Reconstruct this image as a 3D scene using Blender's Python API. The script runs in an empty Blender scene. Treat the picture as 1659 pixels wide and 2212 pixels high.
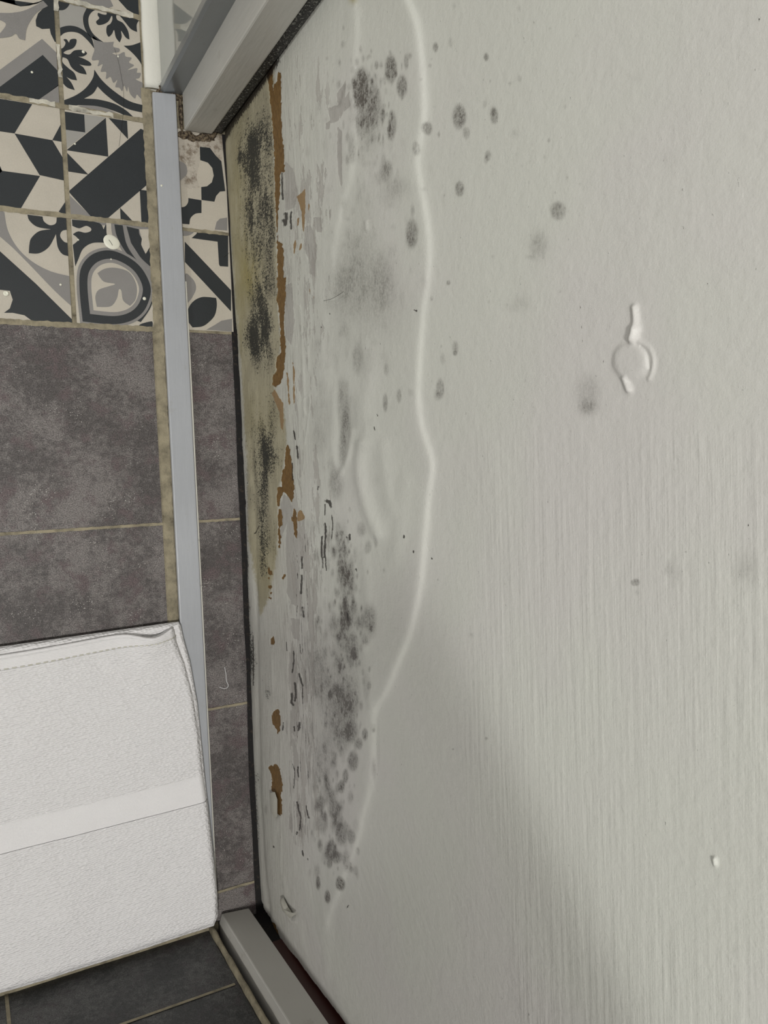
import bpy, math, random
import numpy as np
from mathutils import Matrix, Vector
random.seed(7); rng = np.random.RandomState(11)
SC = bpy.context.scene; COL = SC.collection
# ------------------------------------------------------------------ camera
W, HH = 1659, 2212
cc = np.array([829.5, 1106.0])
_N = np.array([-90, 1055.]) - cc; _P = np.array([3960, 900.]) - cc     # vanishing points: plumb line, across the door
F = math.sqrt(-(_N @ _P))
n = np.array([*_N, F]); n /= np.linalg.norm(n)
p = np.array([*_P, F]); p /= np.linalg.norm(p)
R = np.array([p, np.cross(-n, p), -n])
CAM = np.array([0, 0, 0.8])
cam = bpy.data.cameras.new('camera'); camo = bpy.data.objects.new('camera', cam); COL.objects.link(camo)
M = Matrix.Identity(4)
for i in range(3):
    M[i][0] = R[i][0]; M[i][1] = -R[i][1]; M[i][2] = -R[i][2]; M[i][3] = CAM[i]
camo.matrix_world = M
cam.sensor_fit = 'VERTICAL'; cam.sensor_height = 36; cam.lens = F / HH * 36; cam.clip_start = 0.01
SC.camera = camo
# ------------------------------------------------------------------ light
w = bpy.data.worlds.new('world'); SC.world = w; w.use_nodes = True
w.node_tree.nodes['Background'].inputs[0].default_value = (1, 0.985, 0.95, 1)
w.node_tree.nodes['Background'].inputs[1].default_value = 0.22
def area(name, loc, tgt, size, power, col):
    l = bpy.data.lights.new(name, 'AREA'); l.size = size; l.energy = power; l.color = col
    o = bpy.data.objects.new(name, l); COL.objects.link(o); o.location = loc
    o.rotation_euler = (Vector(tgt) - Vector(loc)).to_track_quat('-Z', 'Y').to_euler(); return o
area('ceiling_lamp_light', (-0.62, -0.42, 2.25), (0.1, 0, 0), 0.20, 18.5, (1, 0.98, 0.945))
area('added_shadow_light', (-1.5, 0.15, 1.15), (0.26, 0, 0.4), 0.07, 4.2, (0.99, 1.0, 0.96))  # added lamp with no known fitting, makes the diagonal shade on the door
vs = SC.view_settings
vs.view_transform = 'Standard'; vs.look = 'None'; vs.gamma = 1; vs.use_curve_mapping = False; vs.exposure = 0.92
# ------------------------------------------------------------------ helpers
def ray(px, py): return R @ np.array([px - cc[0], py - cc[1], F])
def onz(px, py, z=0.0):
    d = ray(px, py); return CAM + d * ((z - CAM[2]) / d[2])
def onx(px, py, x):
    d = ray(px, py); return CAM + d * ((x - CAM[0]) / d[0])
def ony(px, py, y):
    d = ray(px, py); return CAM + d * ((y - CAM[1]) / d[1])
def projN(P3):
    v = (P3 - CAM) @ R          # rows
    return v[:, 0] / v[:, 2] * F + cc[0], v[:, 1] / v[:, 2] * F + cc[1]
def link(name, me, mat=None, parent=None, smooth=False):
    o = bpy.data.objects.new(name, me); COL.objects.link(o)
    if mat is not None:
        for m_ in (mat if isinstance(mat, (list, tuple)) else [mat]): me.materials.append(m_)
    if parent: o.parent = parent
    if smooth: me.polygons.foreach_set('use_smooth', [True] * len(me.polygons))
    return o
def mesh(name, v, f, mat=None, parent=None, smooth=False):
    me = bpy.data.meshes.new(name); me.from_pydata([tuple(map(float, q)) for q in v], [], f); me.update()
    return link(name, me, mat, parent, smooth)
def tag(o, label, cat, group=None):
    o['label'] = label; o['category'] = cat
    if group: o['group'] = group
    return o
def structure(o, label=None):
    o['kind'] = 'structure'
    if label: o['label'] = label
    return o
def bevel(o, wd, seg=2):
    b = o.modifiers.new('bevel', 'BEVEL'); b.width = wd; b.segments = seg; b.limit_method = 'ANGLE'
def box(name, x0, x1, y0, y1, z0, z1, mat, parent=None, bv=0):
    v = [(x, y, z) for z in (z0, z1) for y in (y0, y1) for x in (x0, x1)]
    f = [(0, 2, 3, 1), (4, 5, 7, 6), (0, 1, 5, 4), (2, 6, 7, 3), (0, 4, 6, 2), (1, 3, 7, 5)]
    o = mesh(name, v, f, mat, parent)
    if bv: bevel(o, bv)
    return o
def prism(name, poly, z0, z1, mat, parent=None, bv=0):
    """vertical extrusion of a floor outline (x, y), counter-clockwise"""
    k = len(poly)
    a = sum(poly[i][0] * poly[(i + 1) % k][1] - poly[(i + 1) % k][0] * poly[i][1] for i in range(k))
    if a < 0: poly = poly[::-1]
    v = [(x, y, z0) for x, y in poly] + [(x, y, z1) for x, y in poly]
    f = [tuple(range(k))[::-1], tuple(range(k, 2 * k))] + [(i, (i + 1) % k, k + (i + 1) % k, k + i) for i in range(k)]
    o = mesh(name, v, f, mat, parent)
    if bv: bevel(o, bv)
    return o
def tube(name, pts, r, mat, parent=None):
    cu = bpy.data.curves.new(name, 'CURVE'); cu.dimensions = '3D'; cu.bevel_depth = r; cu.bevel_resolution = 2
    s = cu.splines.new('POLY'); s.points.add(len(pts) - 1)
    for i, q in enumerate(pts): s.points[i].co = (*map(float, q), 1)
    tmp = bpy.data.objects.new('t', cu); COL.objects.link(tmp)
    me = bpy.data.meshes.new_from_object(tmp.evaluated_get(bpy.context.evaluated_depsgraph_get()))
    bpy.data.objects.remove(tmp); me.name = name; me.materials.clear()
    return link(name, me, mat, parent, True)
def smoothstep(a, b, x):
    t = np.clip((x - a) / (b - a), 0, 1); return t * t * (3 - 2 * t)
def vnoise(x, y, seed=0):
    r = np.random.RandomState(seed).rand(256, 256)
    xi = np.floor(x).astype(int); yi = np.floor(y).astype(int); fx = x - xi; fy = y - yi
    fx = fx * fx * (3 - 2 * fx); fy = fy * fy * (3 - 2 * fy)
    g = lambda i, j: r[i % 256, j % 256]
    return (g(xi, yi) * (1 - fx) + g(xi + 1, yi) * fx) * (1 - fy) + (g(xi, yi + 1) * (1 - fx) + g(xi + 1, yi + 1) * fx) * fy
def fbm(x, y, o=3, seed=0):
    s = 0; a = 0.5; t = 0
    for i in range(o): s = s + a * vnoise(x * 2 ** i, y * 2 ** i, seed + i); t += a; a *= .5
    return s / t
def spline(pts, closed=True, k=6):
    """Catmull-Rom; a doubled point is a corner"""
    q = [tuple(a) for a in pts]; m = len(q); out = []
    for i in range(m if closed else m - 1):
        p1 = q[i]; p2 = q[(i + 1) % m]
        if p1 == p2: continue
        p0 = q[(i - 1) % m] if (closed or i > 0) else p1
        p3 = q[(i + 2) % m] if (closed or i + 2 < m) else p2
        for j in range(k):
            t = j / k
            out.append(tuple(0.5 * ((2 * p1[d]) + (-p0[d] + p2[d]) * t + (2 * p0[d] - 5 * p1[d] + 4 * p2[d] - p3[d]) * t * t
                             + (-p0[d] + 3 * p1[d] - 3 * p2[d] + p3[d]) * t ** 3) for d in (0, 1)))
    if not closed: out.append(q[-1])
    return out
# ------------------------------------------------------------------ materials
class NT:
    def __init__(s, name):
        s.m = bpy.data.materials.new(name); s.m.use_nodes = True; s.t = s.m.node_tree
        s.b = s.t.nodes['Principled BSDF']; s.tc = s.t.nodes.new('ShaderNodeTexCoord')
    def L(s, a, b): s.t.links.new(a, b)
    def put(s, sock, v):
        if isinstance(v, bpy.types.NodeSocket): s.L(v, sock)
        elif isinstance(v, (tuple, list)) and len(v) == 3 and sock.type == 'RGBA': sock.default_value = (*v, 1)
        else: sock.default_value = v
    def math(s, op, a, b=0.0, c=None, clamp=False):
        x = s.t.nodes.new('ShaderNodeMath'); x.operation = op; x.use_clamp = clamp
        s.put(x.inputs[0], a); s.put(x.inputs[1], b)
        if c is not None: s.put(x.inputs[2], c)
        return x.outputs[0]
    def mapr(s, v, a, b, c=0.0, d=1.0, smooth=True):
        x = s.t.nodes.new('ShaderNodeMapRange'); x.interpolation_type = 'SMOOTHSTEP' if smooth else 'LINEAR'
        for i, q in enumerate((v, a, b, c, d)): s.put(x.inputs[i], q)
        return x.outputs[0]
    def coord(s, sc=(1, 1, 1), rot=(0, 0, 0)):
        x = s.t.nodes.new('ShaderNodeMapping'); x.inputs['Scale'].default_value = sc; x.inputs['Rotation'].default_value = rot
        s.L(s.tc.outputs['Object'], x.inputs[0]); return x.outputs[0]
    def noise(s, scale, detail=3, rough=.6, vec=None, sc=None, dist=0.0, color=False):
        x = s.t.nodes.new('ShaderNodeTexNoise'); x.inputs['Scale'].default_value = scale
        x.inputs['Detail'].default_value = detail; x.inputs['Roughness'].default_value = rough; x.inputs['Distortion'].default_value = dist
        s.L(vec if vec is not None else (s.coord(sc) if sc else s.tc.outputs['Object']), x.inputs['Vector'])
        return x.outputs['Color' if color else 'Fac']
    def voro(s, scale, feature='F1', sc=None):
        x = s.t.nodes.new('ShaderNodeTexVoronoi'); x.inputs['Scale'].default_value = scale; x.feature = feature
        s.L(s.coord(sc) if sc else s.tc.outputs['Object'], x.inputs['Vector']); return x.outputs['Distance']
    def mix(s, f, a, b, mode='MIX'):
        x = s.t.nodes.new('ShaderNodeMix'); x.data_type = 'RGBA'; x.blend_type = mode
        s.put(x.inputs[0], f); s.put(x.inputs[6], a); s.put(x.inputs[7], b); return x.outputs[2]
    def attr(s, name):
        x = s.t.nodes.new('ShaderNodeAttribute'); x.attribute_name = name; return x.outputs['Fac']
    def bump(s, h, strength, dist, prev=None):
        x = s.t.nodes.new('ShaderNodeBump'); x.inputs['Strength'].default_value = strength; x.inputs['Distance'].default_value = dist
        s.L(h, x.inputs['Height'])
        if prev is not None: s.L(prev, x.inputs['Normal'])
        return x.outputs[0]
    def fin(s, col, rough=.6, nrm=None, spec=None, metal=None):
        s.put(s.b.inputs['Base Color'], col); s.put(s.b.inputs['Roughness'], rough)
        if nrm is not None: s.L(nrm, s.b.inputs['Normal'])
        if spec is not None: s.b.inputs['Specular IOR Level'].default_value = spec
        if metal is not None: s.b.inputs['Metallic'].default_value = metal
        return s.m
def ceramic(name, c, var=.12, rough=.45):
    t = NT(name); g = t.noise(2600, 2); k = t.mapr(g, .3, .7, 1 - var, 1 + var)
    g2 = t.noise(30, 3); k2 = t.math('MULTIPLY', k, t.mapr(g2, .2, .8, .94, 1.05))
    col = t.mix(1.0, c, t.mix(0.0, (1, 1, 1), (1, 1, 1)), 'MULTIPLY')
    x = t.t.nodes.new('ShaderNodeVectorMath'); x.operation = 'SCALE'; x.inputs[0].default_value = c; t.L(k2, x.inputs['Scale'])
    return t.fin(x.outputs[0], rough, t.bump(g, .15, .0004))
M_cream = ceramic('patterned_tile_cream', (.50, .46, .39))
t = NT('patterned_tile_cream_stained'); nd_ = t.noise(110, 4, .7); ns_ = t.noise(900, 2)
M_creamd = t.fin(t.mix(t.mapr(ns_, .66, .72), t.mix(t.mapr(nd_, .42, .68), (.46, .42, .36), (.20, .16, .12)), (.7, .68, .62)), .45)
M_black = ceramic('patterned_tile_black', (.022, .026, .029), .25)
M_grey = ceramic('patterned_tile_grey', (.235, .225, .215))
M_grey2 = ceramic('patterned_tile_pale_grey', (.33, .32, .295))
def slate(name, a, b, sparkle=True, sc=1.0):
    t = NT(name)
    n1 = t.noise(14 * sc, 5, .62); n2 = t.noise(170, 4, .75); n3 = t.noise(900, 2, .7)
    f = t.math('ADD', t.math('MULTIPLY', n1, .62), t.math('MULTIPLY', n2, .40))
    col = t.mix(t.mapr(f, .43, .60), a, b)
    col = t.mix(t.mapr(t.noise(38, 4, .7), .5, .68), col, tuple(q * 1.25 + .004 for q in (a[0] * 1.12, a[1] * .95, a[2] * 1.0)))
    x = t.t.nodes.new('ShaderNodeVectorMath'); x.operation = 'SCALE'; t.L(col, x.inputs[0]); t.L(t.mapr(n3, .3, .7, .5, 1.55), x.inputs['Scale'])
    col = x.outputs[0]
    if sparkle:
        v = t.voro(420); reg = t.mapr(t.noise(22, 2), .48, .66, .02, .16)
        col = t.mix(t.math('MULTIPLY', t.math('LESS_THAN', v, reg), .8), col, (.62, .6, .56))
    return t.fin(col, .5, t.bump(n2, .35, .0012, t.bump(n3, .3, .0004)), .4)
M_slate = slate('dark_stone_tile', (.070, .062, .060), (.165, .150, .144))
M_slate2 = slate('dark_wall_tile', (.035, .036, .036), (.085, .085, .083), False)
def grout(name, c, dirt=.5):
    t = NT(name); n1 = t.noise(60, 4, .7); n2 = t.noise(500, 3, .7)
    col = t.mix(t.mapr(n1, .35, .7), c, tuple(q * .55 for q in c))
    col = t.mix(t.mapr(n1, .62, .72, 0, dirt), col, (.045, .028, .015))
    return t.fin(col, .85, t.bump(n2, .6, .001))
M_grout = grout('beige_grout', (.33, .29, .20))
M_groutw = grout('white_grout', (.62, .59, .5), .2)
def paint(name, c, rough=.42, dirtc=None, dirt=0.0, streak=(1, 1, 1)):
    t = NT(name); n1 = t.noise(9, 3); n2 = t.noise(220, 3, .6, sc=streak); n3 = t.noise(45, 5, .75)
    col = t.mix(t.mapr(n1, .3, .7), c, tuple(q * .93 for q in c))
    if dirt: col = t.mix(t.mapr(n3, .60, .72, 0, dirt), col, dirtc)
    return t.fin(col, rough, t.bump(n2, .25, .0012))
M_jamb = paint('jamb_gloss_paint', (.50, .49, .455), .35, (.2, .17, .13), .25, (1, 1, .12))
M_strip = paint('threshold_satin_metal', (.40, .415, .44), .32, (.3, .29, .25), .3, (1, .1, 1))
M_sil = paint('white_silicone', (.74, .73, .66), .35, (.05, .035, .025), .7)
M_trim = paint('tile_trim_metal', (.30, .315, .325), .3, (.12, .09, .06), .8, (1, 1, .1)); M_trim.node_tree.nodes['Principled BSDF'].inputs['Metallic'].default_value = .6
t = NT('glossy_wall_panel'); M_panel = t.fin(t.mix(t.mapr(t.noise(6, 3), .3, .7), (.36, .37, .34), (.31, .32, .30)), .06, None, .9)
M_wallp = paint('plain_wall_paint', (.55, .54, .5), .6)
t = NT('mouldy_rubber_seal'); ns = t.noise(420, 4, .8)
M_seal = t.fin(t.mix(t.mapr(ns, .56, .62), (.006, .006, .006), (.32, .32, .29)), .35, t.bump(t.noise(400, 3), .8, .002))
t = NT('black_gap_shade'); M_gap = t.fin(t.mix(t.mapr(t.noise(300, 3), .55, .7), (.004, .003, .003), (.03, .022, .015)), .8)  # near-black colour standing in for shade in the gap around the door foot
t = NT('red_brown_wood'); M_red = t.fin(t.mix(t.noise(60, 3, sc=(1, 1, .1)), (.030, .006, .004), (.06, .013, .008)), .45)
t = NT('fibreboard_brown'); nb = t.noise(600, 3, .7)
M_fibre = t.fin(t.mix(nb, (.10, .052, .018), (.24, .14, .055)), .85, t.bump(nb, .7, .002))
t = NT('dried_paint'); M_chip = t.fin((.74, .73, .62), .4)
t = NT('dark_hair'); M_hair = t.fin((.02, .018, .015), .5)
t = NT('white_thread'); M_thread = t.fin((.62, .62, .62), .8)
t = NT('white_ceramic'); M_cer = t.fin((.8, .8, .78), .12)
# towel
def terry(name, sx, sy, st, c=(.87, .86, .865)):
    t = NT(name); r = (0, 0, math.radians(-14))
    v = t.t.nodes.new('ShaderNodeTexVoronoi'); v.inputs['Scale'].default_value = 1
    t.L(t.coord((sx, sy, 300), r), v.inputs['Vector']); v.inputs['Randomness'].default_value = .55
    n_ = t.noise(90, 3); h = t.math('ADD', v.outputs['Distance'], t.math('MULTIPLY', n_, .8))
    col = t.mix(t.mapr(v.outputs['Distance'], .35, .85), c, tuple(q * .93 for q in c))
    return t.fin(col, .95, t.bump(h, st, .0018), .1)
M_terry = terry('white_terry_cloth', 260, 560, .75)
M_weave = terry('smooth_woven_cloth', 900, 1300, .12)
M_hem = terry('towel_hem_cloth', 220, 1500, .3)

# ------------------------------------------------------------------ key planes of the place
DX = 0.262            # face of the door leaf
WX = 0.199            # face of the bathroom wall around the doorway
YL, YR = 0.352, -0.472
# ------------------------------------------------------------------ floor: base, tiles, inlaid pattern, grout (one surface)
FV, FF, FM = [], [], []
MATS = [M_slate, M_cream, M_black, M_grey, M_grey2, M_grout, M_groutw, M_creamd, M_gap]
SL, CR, BK, GR, PG, GT, GW, CD, DG = range(9)
def fpoly(pts, m, z):
    b = len(FV); FV.extend((float(x), float(y), z) for x, y in pts)
    k = len(pts); a = sum(pts[i][0] * pts[(i + 1) % k][1] - pts[(i + 1) % k][0] * pts[i][1] for i in range(k))
    idx = list(range(b, b + k)); FF.append(idx if a > 0 else idx[::-1]); FM.append(m)
def frect(x0, x1, y0, y1, m, z): fpoly([(x0, y0), (x1, y0), (x1, y1), (x0, y1)], m, z)
kA = 350 / 1659; kB = 240 / 1154
def PA(l, s=False): l = spline(l) if s else l; return [onz(x * kA, y * kA)[:2] for x, y in l]
def PB(l, s=False): l = spline(l) if s else l; return [onz(x * kA, 350 + y * kA)[:2] for x, y in l]
def PD(l, s=False): l = spline(l) if s else l; return [onz(320 + x * kB, 280 + y * kB)[:2] for x, y in l]
def clip(pts, x0=-9, x1=9, y0=-9, y1=9):
    for ax, lim, sg in ((0, x0, 1), (0, x1, -1), (1, y0, 1), (1, y1, -1)):
        out = []
        for i in range(len(pts)):
            a, b = pts[i], pts[(i + 1) % len(pts)]
            ia, ib = (a[ax] - lim) * sg >= 0, (b[ax] - lim) * sg >= 0
            if ia: out.append(tuple(a))
            if ia != ib:
                t_ = (lim - a[ax]) / (b[ax] - a[ax]); out.append((a[0] + (b[0] - a[0]) * t_, a[1] + (b[1] - a[1]) * t_))
        pts = out
        if len(pts) < 3: return []
    return pts
Z1, Z2, Z3, Z4 = .0003, .0004, .0005, .0006
def put(pts, m, z, cell):
    c_ = clip(pts, *cell)
    if c_: fpoly(c_, m, z)
frect(-1.6, .275, -1.2, 1.6, GT, -.0004)
YS = [1.24, 1.15, 1.05, .95, .85, .75, .65, .553, .452, .3535, .2525, .1505]
g = .0022
# dark stone tiles
for y1, y0 in ((.1505, -.0435), (-.0435, -.2400), (-.2400, -.4355)):
    for x0, x1 in ((-.22, .1795), (-.62, -.22), (-1.02, -.62), (-1.42, -1.02)): frect(x0 + g / 2, x1 - g / 2, y0 + g / 2, y1 - g / 2, SL, 0)
    frect(.205, .275, y0 + g / 2, y1 - g / 2, SL, 0)
frect(.205, .275, -.52, -.4375, SL, 0)
frect(-1.42, .1795, -.53, -.4375, SL, 0)
# patterned tiles: cream body for every 10 cm square
XS = [-1.294, -1.194, -1.094, -.994, -.894, -.794, -.694, -.594, -.494, -.394, -.294, -.194, -.094, .006, .106, .1815]
for j in range(len(YS) - 1):
    for i in range(len(XS) - 1):
        frect(XS[i] + g, XS[i + 1] - (g if i < len(XS) - 2 else 0), YS[j + 1] + g, YS[j] - g, CR, Z1)
        if j < 7 or i < 13:      # squares away from the doorway: plain geometric motifs
            cx, cy = (XS[i] + XS[i + 1]) / 2, (YS[j] + YS[j + 1]) / 2; r = .044
            if (i + j) % 2: fpoly([(cx - r, cy), (cx, cy - r), (cx + r, cy), (cx, cy + r)], BK, Z2); fpoly([(cx - r / 2, cy), (cx, cy - r / 2), (cx + r / 2, cy), (cx, cy + r / 2)], GR, Z3)
            else:
                fpoly([(XS[i] + g, cy - .048), (XS[i] + g + .03, cy - .048), (cx + .03, cy + .048), (cx, cy + .048)], BK, Z2)
for j in (9, 10): frect(.205, .262, YS[j + 1] + g * .7, YS[j] - g * .7, CR, Z1)
cTR = (.106 + g, .1815, .3535 + g, .452 - g); cTL = (.006, .106 - g, .3535 + g, .452 - g)
cML = (.006, .106 - g, .2525 + g, .3535 - g); cMR = (.106 + g, .1815, .2525 + g, .3535 - g)
cBL = (.006, .106 - g, .1505 + g, .2525 - g); cBR = (.106 + g, .1815, .1505 + g, .2525 - g)
c0R = (.106 + g, .1815, .452 + g, .55)
D1 = (.205, .262, .2525 + g * .7, .3535); D2 = (.205, .262, .1505 + g * .7, .2525 - g * .7)
put(PA([(700, -40), (1110, -40), (1160, 65), (1100, 90), (700, 5)]), GR, Z2, c0R)
put(PA([(1210, 0), (1420, -60), (1440, 180), (1300, 100)]), BK, Z2, c0R)
# top right square: leaf scrolls
put(PA([(570, 100), (700, -30), (930, 30), (870, 110), (840, 200), (860, 290), (895, 360), (800, 290), (700, 270), (570, 310)]), PG, Z2, cTR)
put(PA([(560, -20), (560, 85), (620, 108), (670, 95), (708, 50), (715, -20)], True), BK, Z3, cTR)
put(PA([(1070, 70), (920, 62), (870, 120), (848, 200), (870, 300), (920, 375), (980, 412), (1060, 435), (1060, 435), (1010, 400), (950, 345), (912, 270), (905, 190), (935, 130), (1000, 95), (1070, 100), (1070, 100)], True), BK, Z3, cTR)
put(PA([(1005, 135), (1050, 150), (1090, 150), (1085, 110), (1085, 110), (1200, 145), (1440, 190), (1440, 190), (1400, 250), (1403, 330), (1403, 330), (1340, 300), (1280, 230), (1220, 160), (1190, 160), (1200, 205), (1260, 240), (1310, 320), (1325, 408), (1325, 408), (1285, 385), (1240, 320), (1245, 380), (1224, 438), (1224, 438), (1185, 385), (1167, 310), (1145, 350), (1110, 378), (1088, 330), (1095, 270), (1130, 245), (1150, 200), (1142, 165), (1110, 220), (1060, 250), (1005, 258), (983, 225), (1015, 190), (1000, 160)], True), BK, Z3, cTR)
put(PA([(1265, 470), (1265, 470), (1350, 465), (1450, 430), (1450, 430), (1475, 760), (1475, 760), (1440, 650), (1360, 550)], True), BK, Z3, cTR)
put(PA([(590, 305), (680, 268), (780, 275), (880, 330), (940, 400), (965, 500), (965, 500), (900, 420), (820, 350), (740, 328), (660, 340), (605, 385), (585, 385)], True), BK, Z3, cTR)
put(PA([(650, 408), (680, 405), (705, 440), (705, 440), (725, 405), (780, 405), (775, 460), (740, 500), (680, 520), (650, 545), (710, 560), (760, 520), (840, 515), (890, 548), (850, 580), (800, 582), (800, 582), (860, 605), (920, 640), (932, 672), (880, 675), (810, 662), (810, 662), (850, 690), (875, 730), (886, 765), (886, 765), (800, 745), (730, 690), (690, 610), (640, 588), (640, 588), (640, 640), (700, 700), (760, 750), (788, 825), (788, 825), (730, 815), (680, 790), (680, 790), (730, 850), (765, 925), (765, 925), (690, 900), (640, 850), (600, 800), (585, 480), (585, 480), (625, 500), (655, 480), (670, 440)], True), BK, Z3, cTR)
put(PA([(950, 375), (1020, 425), (1080, 435), (1165, 430), (1165, 430), (1160, 480), (1220, 500), (1215, 535), (1150, 545), (1200, 565), (1270, 535), (1285, 580), (1345, 595), (1320, 640), (1370, 670), (1330, 700), (1310, 720), (1400, 700), (1400, 745), (1440, 750), (1425, 800), (1390, 815), (1470, 860), (1500, 940), (1500, 940), (1505, 1035), (1505, 1035), (1440, 1010), (1400, 970), (1380, 1010), (1330, 960), (1310, 890), (1300, 940), (1270, 880), (1250, 935), (1220, 900), (1180, 890), (1200, 820), (1160, 850), (1130, 790), (1085, 810), (1085, 740), (1030, 735), (1050, 660), (1000, 680), (1010, 620), (940, 615), (965, 520), (965, 520), (960, 440)], True), GR, Z3, cTR)
put(PA([(965, 715), (965, 715), (1040, 820), (1160, 930), (1330, 1040), (1520, 1090), (1520, 1090), (1520, 1165), (1520, 1165), (1330, 1125), (1200, 1060), (1080, 970), (998, 888), (998, 888), (950, 960), (860, 1012), (860, 1012), (1000, 1020), (1160, 1060), (1280, 1125), (1370, 1205), (1370, 1205), (1340, 1215), (1200, 1150), (1000, 1090), (800, 1078), (800, 1078), (700, 1100), (620, 1090), (600, 1040), (650, 1030), (780, 975), (880, 900), (950, 800)], True), BK, Z3, cTR)
put(PA([(740, 1100), (740, 1100), (850, 1080), (1000, 1090), (1130, 1130), (1250, 1190), (1250, 1190), (1000, 1180)], True), GR, Z2, cTR)
fpoly([(.2588, -.60), (.30, -.60), (.30, .152), (.2595, .152), (.2596, .06), (.2585, .0), (.2592, -.07), (.2578, -.15), (.2584, -.2), (.2560, -.28), (.2552, -.33), (.2560, -.38), (.2556, -.43)], DG, .0013)  # dark strip on the floor: painted shade of the gap under the door
fpoly([(.2618, .152), (.30, .152), (.30, .3535), (.2590, .3535), (.2615, .30)], DG, .0013)  # same painted gap shade along the patterned squares
# top left square
put(PA([(-200, -40), (150, 0), (155, 40), (210, 68), (300, 60), (380, 30), (440, 0), (500, -60), (600, -60), (620, 450), (560, 430), (520, 350), (508, 295), (430, 300), (370, 270), (365, 210), (390, 140), (440, 90), (490, 65), (440, 10), (380, 40)], False), BK, Z3, (.006, .106 - g, .38, .452 - g))
put(PA([(-60, 140), (0, 135), (120, 135), (250, 110), (380, 50), (440, 10), (440, 10), (490, 65), (490, 65), (380, 130), (310, 220), (270, 310), (258, 415), (258, 415), (200, 400), (160, 350), (100, 380), (-60, 400), (-60, 400), (20, 320), (60, 250), (0, 210), (-60, 200)], True), GR, Z4, cTL)
put(PA([(-60, 760), (430, 400), (640, 600), (640, 760), (430, 700), (-60, 950)]), GR, Z2, cTL)
put(PA([(-60, 935), (437, 565), (640, 780), (640, 850), (400, 1020), (-60, 980)]), BK, Z3, cTL)
put(PA([(400, 1020), (640, 840), (640, 1080), (400, 1040)]), GR, Z3, cTL)
# middle left: tumbling blocks
put(PA([(-80, 1000), (330, 1068), (148, 1368), (-80, 1335)]), BK, Z2, cML)
put(PA([(148, 1368), (535, 1437), (720, 1745), (720, 1880), (700, 1860), (405, 1794)]), BK, Z2, cML)
put(PA([(535, 1437), (640, 1240), (640, 1455)]), BK, Z2, cML)
put(PA([(-120, 1730), (0, 1700), (20, 1750), (410, 1803), (205, 2150), (-120, 2120)]), BK, Z2, cML)
put(PA([(-20, 1700), (25, 1752), (-20, 1790)]), BK, Z2, cML)
put(PB([(600, 510), (680, 390), (700, 560)]), BK, Z2, cML)
# middle right: pinwheel
put(PA([(640, 1140), (862, 1175), (872, 1358), (640, 1325)]), BK, Z2, cMR)
put(PA([(862, 1172), (1080, 1205), (640, 1560), (640, 1325), (872, 1358)]), PG, Z2, cMR)
put(PA([(1082, 1208), (1108, 1606), (680, 1540)]), BK, Z3, cMR)
put(PA([(1110, 1210), (1300, 1240), (1310, 1428)]), BK, Z3, cMR)
put(PA([(680, 1560), (880, 1765), (905, 1790), (680, 1755)]), BK, Z3, cMR)
put(PA([(1440, 1320), (1600, 1400), (1600, 1812), (1080, 2255), (950, 2240), (708, 1972), (708, 1955)]), BK, Z3, cMR)
put(PB([(700, 330), (955, 580), (700, 545)]), GR, Z2, cMR)
put(PB([(1430, 285), (1560, 300), (1560, 660), (1448, 640)]), BK, Z3, cMR)
put(PB([(1228, 470), (1372, 622), (1235, 605)]), BK, Z3, cMR)
# bottom left
put(PB([(-90, 470), (45, 515), (45, 515), (80, 700), (180, 880), (330, 1020), (520, 1120), (740, 1175), (740, 1175), (745, 1490), (745, 1490), (560, 1320), (300, 1050), (120, 870), (-90, 690), (-90, 690)], True), GR, Z2, cBL)
put(PB([(-90, 830), (0, 915), (370, 1250), (745, 1620), (745, 1680), (345, 1640), (345, 1640), (250, 1570), (130, 1545), (40, 1545), (40, 1545), (100, 1500), (130, 1410), (100, 1320), (-90, 1300), (-90, 1300)]), BK, Z2, cBL)
put(PB([(280, 540), (280, 540), (300, 600), (380, 665), (520, 690), (520, 690), (400, 710), (320, 780), (300, 850), (295, 935), (295, 935), (400, 935), (500, 870), (572, 740), (572, 740), (590, 870), (640, 945), (720, 968), (720, 968), (720, 830), (720, 830), (660, 820), (615, 760), (640, 705), (720, 695), (720, 695), (720, 550), (720, 550), (580, 570), (580, 570), (570, 630), (510, 648), (450, 610), (435, 560), (435, 560)], True), BK, Z3, cBL)
# bottom right: drop
put(PB([(990, 600), (1060, 690), (1060, 690), (1040, 650), (1090, 650), (1090, 650), (1100, 740), (1170, 860), (1260, 950), (1360, 1060), (1430, 1160), (1480, 1280), (1480, 1380), (1560, 1380), (1560, 1380), (1560, 620), (1560, 620), (1200, 600), (1200, 600)]), GR, Z2, cBR)
put(PB([(1090, 600), (1135, 600), (1135, 600), (1150, 750), (1230, 880), (1270, 960), (1200, 900), (1090, 730), (1090, 730)], True), CR, Z3, cBR)
put(PB([(1170, 640), (1170, 640), (1195, 760), (1270, 900), (1380, 1040), (1450, 1170), (1485, 1330), (1440, 1450), (1380, 1530), (1250, 1570), (1250, 1570), (1440, 1640), (1440, 1640), (1545, 1480), (1570, 1300), (1500, 1120), (1370, 970), (1290, 830), (1255, 650), (1255, 650)], True), BK, Z4, cBR)
put(PB([(1295, 660), (1295, 660), (1420, 690), (1420, 690), (1425, 740), (1450, 790), (1445, 850), (1490, 945), (1490, 945), (1540, 860), (1540, 860), (1560, 1090), (1560, 1090), (1440, 980), (1340, 830)], True), BK, Z4, cBR)
put(PB([(1425, 690), (1560, 690), (1560, 850), (1490, 940), (1445, 850), (1450, 790)]), CR, Z4, cBR)
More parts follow.
